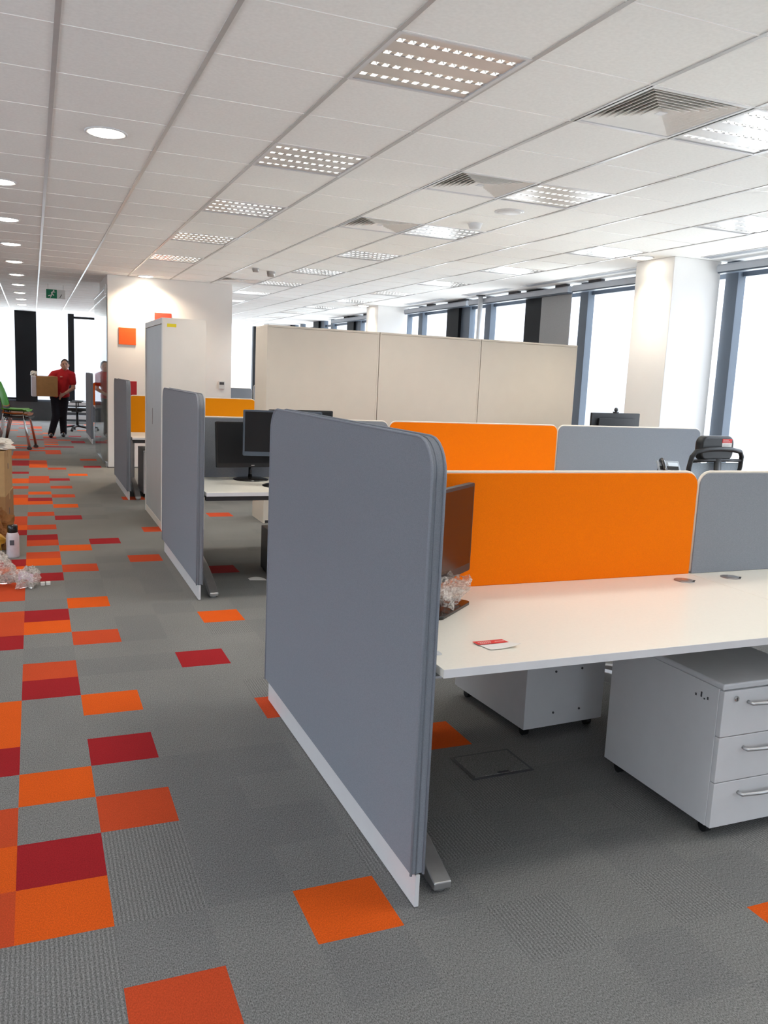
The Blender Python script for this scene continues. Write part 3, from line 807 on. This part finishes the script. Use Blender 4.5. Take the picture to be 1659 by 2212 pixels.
# ------------------------------------------------------------------ task chair with head rest
def task_chair(loc, rz, label, headrest=True, mesh='mesh'):
    t = thing('office_chair', label, 'office chair', loc, rz, 'black office chairs')
    a = MB()
    a.tube([(0, 0, .10), (0, 0, .44)], .028, 14); a.build('gas_lift', M['blackpl'], t, smooth=True)
    for k in range(5):
        an = 2 * PI * k / 5 + .3
        e = (.30 * math.cos(an), .30 * math.sin(an))
        a = MB(); a.tube([(0, 0, .115), (e[0] * .5, e[1] * .5, .10), (e[0], e[1], .075)], [.028, .022, .016], 10); lg = a.build('leg', M['blackpl'], t, smooth=True)
        a = MB(); px, py = -math.sin(an) * .012, math.cos(an) * .012
        for s in (-1, 1): a.cyl((e[0] + px * s * .6, e[1] + py * s * .6, .028), (e[0] + px * s * 1.7, e[1] + py * s * 1.7, .028), .028, 14)
        a.cyl((e[0], e[1], .03), (e[0], e[1], .08), .008, 8); a.build('castor', M['blackpl'], lg)
    a = MB(); a.box(-.10, .10, -.10, .12, .43, .465); a.build('mechanism', M['dkmetal'], t, bevel=.01)
    a = MB(); a.prism(rr_rect(-.245, .245, -.23, .25, .09, 6, True), .465, .535, 'z'); a.build('seat', M['blackpl'], t, bevel=.025, seg=4)
    # back frame: rounded trapezoid hoop behind the sitter (local -y)
    yb = -.27
    hoop = [(-.17, yb + .02, .60), (-.235, yb, .80), (-.258, yb - .02, 1.0), (-.250, yb - .03, 1.075), (-.222, yb - .035, 1.108), (-.12, yb - .042, 1.124), (0, yb - .044, 1.128),
            (.12, yb - .042, 1.124), (.222, yb - .035, 1.108), (.250, yb - .03, 1.075), (.258, yb - .02, 1.0), (.235, yb, .80), (.17, yb + .02, .60)]
    a = MB(); a.tube(hoop, .0165, 10, closed=True); a.build('back_frame', M['blackpl'], t, smooth=True)
    a = MB(); a.tube([(-.25, yb - .028, 1.045), (-.1, yb - .034, 1.05), (.1, yb - .034, 1.05), (.25, yb - .028, 1.045)], .011, 10); a.build('crossbar', M['blackpl'], t, smooth=True)
    def bk(u, v):
        z = .61 + .42 * v; w_ = .165 + .085 * min(1, v * 1.3)
        return ((2 * u - 1) * w_, yb + .02 - .04 * v + .015 * (1 - (2 * u - 1) ** 2), z)
    a = MB(); a.grid(bk, 10, 10); o = a.build('backrest_mesh', M[mesh], t, smooth=True)
    a = MB(); a.tube([(0, -.08, .45), (0, yb - .05, .52), (0, yb - .055, .80), (0, yb - .035, 1.06)], [.03, .034, .036, .034], 10, flat=.4); a.build('spine', M['blackpl'], t, smooth=True)
    for s in (-1, 1):
        a = MB(); a.tube([(s * .24, .0, .47), (s * .285, .0, .50), (s * .285, .0, .66)], .015, 10); a.prism(rr_rect(s * .285 - .035, s * .285 + .035, -.12, .13, .03, 4, True), .655, .685, 'z')
        a.build('armrest', M['blackpl'], t)
    if headrest:
        a = MB(); a.prism(rr_rect(-.165, .165, 1.045, 1.215, .055, 5, True), yb - .03, yb + .035, 'y'); hr = a.build('headrest', M['blackpl'], t, bevel=.02, seg=4)
        a = MB(); a.box(.035, .132, yb - .0315, yb - .030, 1.168, 1.196); a.build('red_label', M['red'], hr)
        a = MB(); a.box(.035, .132, yb - .0315, yb - .030, 1.128, 1.168); a.build('white_label', M['paper'], hr)
        a = MB()
        for q in range(6): a.box(.042 + q * .009, .048 + q * .009, yb - .0325, yb - .0316, 1.184, 1.190)
        for q in range(8): a.box(.042 + q * .009, .048 + q * .009, yb - .0325, yb - .0316, 1.173, 1.179)
        a.build('print', M['pinkp'], hr)
        a = MB()
        for q in range(3): a.box(.046, .124 - q * .012, yb - .0325, yb - .0316, 1.158 - q * .010, 1.160 - q * .010)
        a.build('small_print', M['greyp'], hr)
    return t
task_chair((4.765, 1.55, 0), .12, 'black office chair with a labelled headrest, behind the grey foreground screen')
task_chair((1.42, 17.5, 0), 1.45, 'far black office chair beyond the carrying man, against the end windows', headrest=False, mesh='blackpl')

# desk phone
t = thing('desk_phone', 'silver and black desk phone on the second bench beside the black chair', 'telephone', (5.50, 2.52, ZT), -.35)
T = rot(rx=.75, t=(0, 0, .078))
a = MB(); a.prism([(-.10, 0), (.10, 0), (.02, .15), (-.02, .15)], -.08, .08, 'x', T=None); a.build('stand', M['blackpl'], t)
a = MB(); a.box(-.09, .10, -.11, .11, .03, .055, T=T); a.build('body', M['phone'], t, bevel=.006)
a = MB(); a.box(.0, .085, .02, .085, .0545, .058, T=T); a.build('display', M['lcd'], t)
a = MB()
for i in range(3):
    for j in range(4): a.box(.008 + i * .026, .026 + i * .026, -.09 + j * .025, -.072 + j * .025, .055, .059, T=T)
a.build('keypad', M['dkmetal'], t)
a = MB(); a.tube([T @ Vector((-.05, -.105, .062)), T @ Vector((-.05, -.07, .078)), T @ Vector((-.05, .07, .078)), T @ Vector((-.05, .105, .062))], [.024, .018, .018, .024], 12); a.build('handset', M['blackgl'], t, smooth=True)

# ------------------------------------------------------------------ cabinets
t = thing('tall_cabinet', 'tall narrow-ended tambour cabinet by the aisle with a yellow sticker', 'cabinet', (1.578, 4.78, 0))
w, d, h = .395, 1.235, 1.955
a = MB(); a.box(.012, w, .02, d - .02, .03, h - .025); a.build('carcass', M['cab2'], t)
a = MB(); a.box(0, w, 0, .02, 0, h); a.build('end_panel', M['cab2'], t, bevel=.001)
a = MB(); a.box(0, w, d - .02, d, 0, h); a.build('end_panel', M['cab2'], t, bevel=.001)
a = MB(); a.box(0, w, .02, d - .02, h - .025, h); a.build('top', M['cabedge'], t)
a = MB(); a.box(-.004, .006, -.0015, .022, 0, h); a.box(-.004, .006, d - .022, d, 0, h); a.box(-.004, .006, .022, d - .022, h - .05, h + .001); a.build('edge_trim', M['cabedge'], t)
a = MB()
for q in range(34):
    y0 = .024 + q * .0349
    a.box(.006, .012, y0, y0 + .0335, .065, h - .055)
tb = a.build('tambour_door', M['cabface'], t, bevel=.001)
a = MB(); a.box(.0, .007, .69, .712, .95, 1.11); a.build('handle', M['grom'], tb, bevel=.002)
a = MB(); a.box(.002, .012, .02, d - .02, .0, .065); a.build('plinth', M['cab2'], t)
a = MB(); a.box(.043, .125, -.0015, -.0003, 1.875, 1.905); a.build('sticker', M['yellow'], t)

names = [('leftmost of the three beige cabinets, its side facing the aisle', 2.615), ('middle one of the three tall beige cabinets behind the desks', 3.805), ('rightmost of the three tall beige cabinets, next to the dark mullion', 4.995)]
for k, (lab, x0) in enumerate(names):
    t = thing('storage_cabinet', lab, 'cabinet', (x0, 5.03, 0), 0, 'tall beige cabinets in a row')
    w = 1.185 if k < 2 else 1.24; d = .47; h = 1.95
    a = MB(); a.box(.003, w - .003, .004, .012, .03, h - .002); a.build('back_panel', M['cab'], t)
    for s0 in (.0, w - .02): MB().box(s0 + .001, s0 + .019, 0.002, d, 0, h).build('side_panel', M['cab'], t, bevel=.001)
    a = MB(); a.box(.001, w - .001, 0, d, h, h + .020); a.build('top', M['cab'], t, bevel=.002)
    a = MB(); a.box(.02, w - .02, .02, d - .02, 0, .06); a.build('plinth', M['dkmetal'], t)
    for q in range(2):
        x_ = .021 + q * (w - .042) / 2
        dr = MB().box(x_, x_ + (w - .046) / 2, d, d + .018, .065, h - .005).build('door', M['cab'], t)
        MB().box(x_ + (.03 if q else (w - .046) / 2 - .04), x_ + (.04 if q else (w - .046) / 2 - .03), d + .018, d + .035, .95, 1.1).build('handle', M['silver'], dr)

# ------------------------------------------------------------------ on the core wall
def square(x0, z0, mm, label):
    a = MB(); a.box(-.122, .122, -.010, 0, -.122, .122)
    tag(a.build('wall_square', M[mm], None, bevel=.002, loc=(x0, 10.0, z0)), label, 'wall decoration', 'coloured wall squares')
square(1.789, 1.948, 'sq_o', 'orange square panel alone on the white core wall')
square(2.301, 2.196, 'sq_r', 'coral red square panel just above the tall cabinet top')
square(1.800, 1.172, 'sq_d', 'dark red square panel low on the core wall above the amber screen')
t = thing('control_switch', 'small white control switch box with dark display on the core wall', 'wall switch', (3.19, 10.0, 1.29))
a = MB(); a.box(-.045, .045, -.028, 0, -.06, .06); a.build('case', M['whitem'], t, bevel=.004)
a = MB(); a.box(-.035, .035, -.030, -.027, .005, .045); a.build('display', M['dkmetal'], t)

# glass partition panel beyond the core wall with its clamps
t = thing('glass_partition', 'clear glass partition panel beside the aisle at the core wall corner', 'glass partition', (1.50, 10.02, 0))
a = MB(); a.box(-.006, .006, 0, 2.55, .012, 2.62); a.build('pane', M['gl_door'], t)
a = MB(); a.box(-.014, .014, .03, .22, 2.55, 2.68); a.build('top_clamp', M['silver'], t, bevel=.002)
a = MB(); a.box(-.014, .014, .03, .22, .0, .07); a.build('bottom_clamp', M['silver'], t, bevel=.002)
a = MB(); a.box(-.012, .012, 0, 2.55, 2.62, 2.65); a.build('head_rail', M['silver'], t)

# exit sign
t = thing('exit_sign', 'green and white emergency exit sign hanging from the ceiling over the aisle', 'exit sign', (.87, 12.4, 2.655))
a = MB(); a.box(-.15, .15, 0, .012, -.075, .075); a.build('panel', M['sign_w'], t)
a = MB(); a.box(-.148, .02, -.003, 0, -.072, .072); gp = a.build('green_field', M['green_s'], t)
a = MB()   # running figure
a.prism([(-.092, -.062), (-.078, -.062), (-.052, -.012), (-.028, -.03), (-.022, -.018), (-.05, .008), (-.034, .03), (-.006, .026), (-.004, .036), (-.044, .046), (-.074, .022), (-.066, -.008)], -.006, -.003, 'y')
a.cyl((-.030, -.003, .056), (-.030, -.006, .056), .012, 14)
a.prism([(-.066, -.010), (-.120, -.030), (-.118, -.042), (-.060, -.024)], -.006, -.003, 'y')
a.build('running_figure', M['sign_w'], gp)
a = MB(); a.prism([(.060, -.055), (.072, -.055), (.100, .0), (.088, .0)], -.003, 0, 'y'); a.build('arrow', M['dkmetal'], t)
a = MB()
for s in (-.12, .12): a.cyl((s, .006, .075), (s, .006, H - 2.655), .004, 8)
a.build('hanger', M['silver'], t)

# white pipe by the windows
a = MB(); a.cyl((0, 0, 0), (0, 0, H), .036, 18)
pp = thing('riser_pipe', 'slim white vertical pipe standing in front of the windows behind the tall cabinets', 'pipe', (6.785, 8.42, 0))
a.build('pipe', M['whitem'], pp, smooth=True)
a = MB(); a.lathe([(.07, H - .001), (.07, H - .012), (.04, H - .02)], seg=20); a.build('collar', M['dkmetal'], pp)
a = MB(); a.box(-.06, -.034, -.02, .02, 2.0, 2.06); a.tube([(-.05, 0, 2.0), (-.055, 0, 1.9), (-.045, 0, 1.85)], .006, 6); a.build('clip', M['dkmetal'], pp)

# ------------------------------------------------------------------ far low shelf
t = thing('low_shelf', 'low white open shelf unit under the end windows, behind the far black chair', 'shelf', (1.22, 20.2, 0))
for k, z in enumerate((.10, .28, .46)):
    a = MB(); a.box(0, .62, 0, .3, z, z + .09); a.build('shelf_board', M['white'], t)
for x in (0, .60):
    a = MB(); a.box(x, x + .02, 0.26, .3, 0, .65); a.build('side_post', M['dkmetal'], t)

# ------------------------------------------------------------------ stacked shell chairs at the left
def shell_chair(loc, rz, mm, label, legs=True):
    t = thing('shell_chair', label, 'chair', loc, rz, 'stacked plastic shell chairs')
    def sh(u, v):
        # v 0..1 from front lip over seat to back top, local +x is the front
        wv = .21 * (1 - .12 * max(0, v - .6))
        if v < .5: x = .23 - .42 * (v / .5); z = -.012 * math.sin(PI * v / .5) - (.02 if v < .06 else 0)
        else:
            q = (v - .5) / .5; x = -.19 - .02 * q - .12 * q * q; z = .03 * q + .42 * q ** 1.25 if q > 0 else 0
        yy = (2 * u - 1) * wv
        return (x - .0 + .03 * (2 * u - 1) ** 2 * (1 if v > .5 else 0), yy, z + .03 * (2 * u - 1) ** 4)
    a = MB(); a.grid(sh, 12, 24); o = a.build('shell', M[mm], t, smooth=True)
    so = o.modifiers.new('s', 'SOLIDIFY'); so.thickness = .012
    zl = -loc[2]
    for sx, ex in ((.17, .26), (-.15, -.26)):
        for sy in (-1, 1):
            a = MB(); a.tube([(sx, sy * .12, -.025), (sx, sy * .19, -.05), (ex, sy * .215, zl + .05)], .010, 8); l_ = a.build('leg', M['chrome'], t, smooth=True)
            a = MB(); a.cyl((ex, sy * .215 - .010, zl + .026), (ex, sy * .215 + .010, zl + .026), .026, 14); a.build('castor', M['dkmetal'], l_)
    return t
shell_chair((.20, 13.0, .67), -.25, 'chair_g', 'green plastic shell chair on top of the stack at the left edge')
shell_chair((.215, 13.0, .605), -.25, 'chair_o', 'orange plastic shell chair directly under the green one in the stack')
shell_chair((.23, 13.0, .55), -.25, 'blackpl', 'dark plastic shell chair lowest in the stack under the orange one')

# ------------------------------------------------------------------ boxes, bottle and bags at the left edge
def carton(loc, sx, sy, sz, rz, m1, label, open_=False):
    t = thing('cardboard_box', label, 'box', loc, rz, 'cardboard boxes at the left edge')
    a = MB(); a.box(-sx / 2, sx / 2, -sy / 2, sy / 2, .0, sz); a.build('carton', M[m1], t, bevel=.003)
    a = MB(); a.box(-sx / 2 - .001, sx / 2 + .001, -.03, .03, sz - .06, sz + .001); a.build('tape', M['board2'], t)
    for s in (-1, 1):
        a = MB(); a.box(-sx / 2, sx / 2, min(s * .004, s * sy / 2), max(s * .004, s * sy / 2), sz, sz + .005); a.build('flap', M['board2'], t)
    a = MB(); a.box(sx / 2, sx / 2 + .001, -.05, -.01, sz * .55, sz * .68); a.build('printed_mark', M['dkmetal'], t)
    return t
carton((.007, 4.64, 0), .56, .58, .40, -.083, 'board3', 'brown cardboard box standing on the carpet, lower one of the stack at the left edge')
carton((.003, 4.64, .406), .56, .58, .36, -.075, 'board2', 'brown cardboard box on top of the stack at the left edge')
def lump(loc, sx, sy, sz, seed, mm, label, name, cat, nz=.25, seg=26, rings=16, fine=1.):
    r_ = random.Random(seed); ph = [(r_.uniform(1, 7), r_.uniform(1, 7), r_.uniform(0, 6)) for _ in range(9)]
    vs = []; fs = []
    for i in range(rings + 1):
        th = PI * i / rings
        for k in range(seg):
            an = 2 * PI * k / seg
            d_ = 1 + sum(math.sin(p0 * an + p2) * math.sin(p1 * th + p2 * 1.7) for p0, p1, p2 in [(round(a_), b_, c_) for a_, b_, c_ in ph]) * nz / 3 + r_.uniform(-.035, .035) * nz * 3 * math.sin(th)
            z = math.cos(th) * d_
            vs.append((sx * math.sin(th) * math.cos(an) * d_, sy * math.sin(th) * math.sin(an) * d_, max(0, sz * (z * .55 + .5))))
    for i in range(rings):
        for k in range(seg): fs.append((i * seg + k, (i + 1) * seg + k, (i + 1) * seg + (k + 1) % seg, i * seg + (k + 1) % seg))
    a = MB(); a.add(vs, fs); o = a.build(name, M[mm], None, loc=loc)
    if label: tag(o, label, cat)
    return o
lump((.16, 4.50, .773), .15, .13, .09, 11, 'plast', 'crumpled pale packing film lying on top of the stacked boxes', 'packing_film', 'plastic film', .4)
lump((.20, 4.16, 0), .12, .10, .28, 4, 'kraft', 'crumpled brown kraft paper bag in front of the stacked boxes', 'paper_bag', 'bag', .35)
lump((.10, 3.90, 0), .15, .12, .27, 6, 'yellowbag', 'yellow plastic bag beside the dark capped bottle', 'plastic_bag', 'bag', .3)
t = thing('labelled_bottle', 'dark capped bottle with a white label standing on the carpet at the left', 'bottle', (.32, 3.84, 0))
a = MB(); a.lathe([(.0005, .0), (.046, .0), (.048, .01), (.048, .165), (.040, .19), (.030, .205), (.030, .215)], seg=24); a.build('body', M['labelw'], t, smooth=True)
a = MB(); a.lathe([(.036, .19), (.038, .20), (.038, .245), (.034, .252), (.0005, .252)], seg=24); a.build('cap', M['blackgl'], t, smooth=True)
a = MB(); a.box(-.02, .012, -.0495, -.047, .10, .14); a.build('label_print', M['bin'], t)
t = lump((.21, 2.98, 0), .13, .19, .20, 9, 'wrap', 'bunched milky plastic bag of rubbish on the carpet at the left edge', 'plastic_bag', 'bag', .45)
lump((.43, 2.84, 0), .085, .075, .12, 21, 'wrap', 'smaller crumpled plastic wrapper with lilac print lying by the rubbish bag', 'plastic_wrapper', 'wrapper', .4)
w2 = bpy.context.scene.objects[-1] if False else [o for o in bpy.data.objects if o.name.startswith('plastic_wrapper')][0]
a = MB()
def lb(u, v): return (-.055 + .09 * u, -.075 + .03 * v + .02 * math.sin(3 * u), .06 + .05 * v + .012 * math.sin(5 * u))
a.grid(lb, 8, 5); a.build('printed_label', M['lilac'], w2)
for k, (x, y, lab) in enumerate(((.525, 2.87, 'tiny pale foam cube on the carpet, left of the two beside the wrapper'), (.56, 2.875, 'tiny pale foam cube on the carpet, right of the two beside the wrapper'))):
    a = MB(); a.box(-.014, .014, -.014, .014, 0, .022); tag(a.build('foam_cube', M['paper'], None, bevel=.003, loc=(x, y, 0)), lab, 'foam piece', 'foam pieces on the carpet')
# pale curl standing in for a chair foot under the second bench
a = MB(); a.grid(lambda u, v: (-.06 + .12 * u, -.03 + .06 * v - .03 * u, .003 + .012 * math.sin(PI * u) * v), 8, 4)
o = tag(a.build('foot_standin', M['paper'], None, loc=(1.985, 2.74, 0)), 'curled pale piece standing in for a chair foot under the second bench', 'paper')

# ------------------------------------------------------------------ the man carrying a box
BX, BY = .95, 15.55
man = thing('person', 'man in a red shirt and black trousers carrying a cardboard box towards the camera', 'person', (BX, BY, 0))
def caps(mb, a, b, ra, rb, n=7, seg=12):
    a = Vector(a); b = Vector(b)
    for i in range(n + 1):
        u = i / n; mb.ell(a.lerp(b, u), *(3 * [ra + (rb - ra) * u]), seg=seg, rings=8)
def blob(mb, name, mm, parent, vox, sm=3):
    o = mb.build(name, M[mm], parent)
    r_ = o.modifiers.new('r', 'REMESH'); r_.mode = 'VOXEL'; r_.voxel_size = vox; r_.use_smooth_shade = True
    s_ = o.modifiers.new('s', 'SMOOTH'); s_.iterations = sm; s_.factor = .5
    return o
HP = {'pel': (.045, .05, .84), 'bel': (.075, .07, 1.0), 'che': (.12, .10, 1.20), 'neck': (.145, .10, 1.36), 'head': (.155, .075, 1.485)}
SL = (.285, .08, 1.285); EL = (.315, .02, 1.02); WL = (.115, -.16, .895)     # his left arm, image right
SR = (-.055, .10, 1.285); ER = (-.22, .06, 1.08); WR = (-.35, .03, .95)
HIL = (.125, .05, .82); KL = (.10, .03, .46); AL = (.115, .17, .085)
HIR = (-.035, .05, .82); KR = (-.03, -.05, .46); AR = (-.13, -.07, .085)
b = MB()
b.ell(HP['head'], .076, .094, .112, 18, 14); b.ell((.155, .045, 1.435), .056, .068, .066, 14, 10)
b.ell((.148, -.022, 1.478), .013, .018, .022, 10, 8); b.ell((.152, -.014, 1.437), .022, .010, .007, 10, 8)
for s in (-1, 1): b.ell((.155 + s * .078, .085, 1.48), .012, .022, .032, 10, 8)
caps(b, (.155, .09, 1.42), HP['neck'], .052, .058); caps(b, HP['neck'], HP['che'], .07, .13)
caps(b, HP['che'], HP['bel'], .125, .12); caps(b, HP['bel'], HP['pel'], .12, .125)
caps(b, HP['neck'], SL, .06, .06); caps(b, HP['neck'], SR, .06, .06)
for s_, e_, w_, fwd in ((SL, EL, WL, 1), (SR, ER, WR, -1)):
    caps(b, s_, e_, .055, .042); caps(b, e_, w_, .042, .028)
    w_ = Vector(w_); dr = (w_ - Vector(e_)).normalized()
    pc = w_ + dr * .05
    caps(b, w_, pc, .028, .034, 4)
    side = dr.cross(Vector((0, 0, 1))).normalized(); upv = side.cross(dr).normalized()
    for k, (L_, off) in enumerate(((.062, -.030), (.074, -.011), (.070, .010), (.052, .029))):
        p0 = pc + upv * off + dr * .02; p1 = p0 + dr * L_ * .55; p2 = p1 + (dr * .5 + Vector((0, 0, -1)) * .15 - side * .6 * fwd).normalized() * L_ * .45
        caps(b, p0, p1, .0095, .0088, 3, 8); caps(b, p1, p2, .0088, .0075, 3, 8)
    q0 = pc + upv * .02 - dr * .01; q1 = q0 + (upv * .8 + dr * .5).normalized() * .05; caps(b, q0, q1, .012, .0095, 4, 8)
for h_, k_, a_ in ((HIL, KL, AL), (HIR, KR, AR)):
    caps(b, h_, k_, .085, .058); caps(b, k_, a_, .055, .038)
    caps(b, a_, (a_[0] - .015, a_[1] - .13, .045), .036, .030, 5)
blob(b, 'body', 'skin', man, .0075, 2)
b = MB(); caps(b, HP['neck'], HP['che'], .085, .155); caps(b, HP['che'], HP['bel'], .15, .148); caps(b, HP['bel'], (.05, .05, .90), .145, .13); caps(b, (-.02, .05, .875), (.115, .05, .875), .128, .128)
b.ell((.12, .10, 1.18), .175, .12, .16)
caps(b, (.15, .10, 1.34), SL, .075, .075); caps(b, (.13, .10, 1.34), SR, .075, .075)
caps(b, SL, (.305, .045, 1.13), .078, .070); caps(b, SR, (-.15, .075, 1.165), .078, .070)
blob(b, 'red_shirt', 'shirt', man, .012, 4)
b = MB(); caps(b, HIL, HIR, .115, .115); b.ell(HP['pel'], .165, .125, .11)
for h_, k_, a_ in ((HIL, KL, AL), (HIR, KR, AR)): caps(b, h_, k_, .108, .085); caps(b, k_, a_, .083, .068)
blob(b, 'trousers', 'trous', man, .012, 4)
for a_ in (AL, AR):
    b = MB(); b.ell((a_[0] - .008, a_[1] - .06, .045), .046, .135, .045, 14, 10); b.ell((a_[0], a_[1] + .01, .06), .042, .055, .06, 12, 8); blob(b, 'shoe', 'shoe', man, .01, 2)
b = MB(); b.ell((.157, .092, 1.515), .081, .095, .095, 18, 12); b.ell((.157, .125, 1.47), .074, .065, .09, 14, 10)
hr_ = blob(b, 'hair', 'hair', man, .01, 2)
for s in (-1, 1):
    MB().ell((.150 + s * .030, -.012, 1.497), .011, .006, .006).build('eye', M['darkgap'], man, smooth=True)
    MB().ell((.150 + s * .030, -.013, 1.516), .017, .006, .004).build('eyebrow', M['hair'], man, smooth=True)
a = MB(); a.box(.055, .10, -.062, -.05, 1.235, 1.255); a.build('shirt_print', M['pinkp'], man)
# carried box
t = thing('carried_box', 'tan cardboard box with a pale open end carried by the man in red', 'box', (.735, 15.36, .845), .06)
a = MB(); a.box(-.19, .21, -.15, .13, 0, .40); a.build('carton', M['board'], t, bevel=.003)
a = MB(); a.box(-.275, -.192, -.155, .135, -.01, .40); a.build('white_end', M['labelw'], t, bevel=.012)
a = MB(); a.prism([(-.15, .13), (.13, .13), (.17, .02), (-.18, .02)], .405, .409, 'z'); a.build('flap', M['board2'], t)
lump((.505, 15.36, 1.249), .06, .09, .08, 14, 'plast', 'white crumpled packing film sticking out of the carried box', 'packing_film', 'plastic film', .4)

# ------------------------------------------------------------------ sky
wd = bpy.data.worlds.new('sky'); S.world = wd; wd.use_nodes = True
nt = wd.node_tree; nt.nodes.clear()
out = nt.nodes.new('ShaderNodeOutputWorld'); bg = nt.nodes.new('ShaderNodeBackground')
tc = nt.nodes.new('ShaderNodeTexCoord'); sp = nt.nodes.new('ShaderNodeSeparateXYZ')
nt.links.new(tc.outputs['Generated'], sp.inputs['Vector'])
rp = nt.nodes.new('ShaderNodeValToRGB')
mr = nt.nodes.new('ShaderNodeMapRange'); mr.inputs['From Min'].default_value = -.5; mr.inputs['From Max'].default_value = .5
nt.links.new(sp.outputs['Z'], mr.inputs['Value']); nt.links.new(mr.outputs['Result'], rp.inputs['Fac'])
e = rp.color_ramp.elements
e[0].position = 0.; e[0].color = (.74, .79, .81, 1)
e[1].position = .40; e[1].color = (.68, .73, .77, 1)
for pos_, c_ in ((.45, (.14, .155, .18, 1)), (.475, (.14, .16, .19, 1)), (.485, (.88, .95, 1.04, 1))):
    x = rp.color_ramp.elements.new(pos_); x.color = c_
e[len(e) - 1].position = 1.; e[len(e) - 1].color = (.84, .93, 1.06, 1)
nt.links.new(rp.outputs['Color'], bg.inputs['Color']); bg.inputs['Strength'].default_value = 3.7
nt.links.new(bg.outputs['Background'], out.inputs['Surface'])

# ------------------------------------------------------------------ render look
S.view_settings.view_transform = 'Standard'; S.view_settings.look = 'None'; S.view_settings.gamma = 1.; S.view_settings.use_curve_mapping = False
S.view_settings.exposure = 1.2
S.cycles.use_denoising = True
S.cycles.max_bounces = 10; S.cycles.diffuse_bounces = 6; S.cycles.glossy_bounces = 4; S.cycles.transparent_max_bounces = 12
S.cycles.caustics_reflective = False; S.cycles.caustics_refractive = False
S.cycles.sample_clamp_indirect = 6
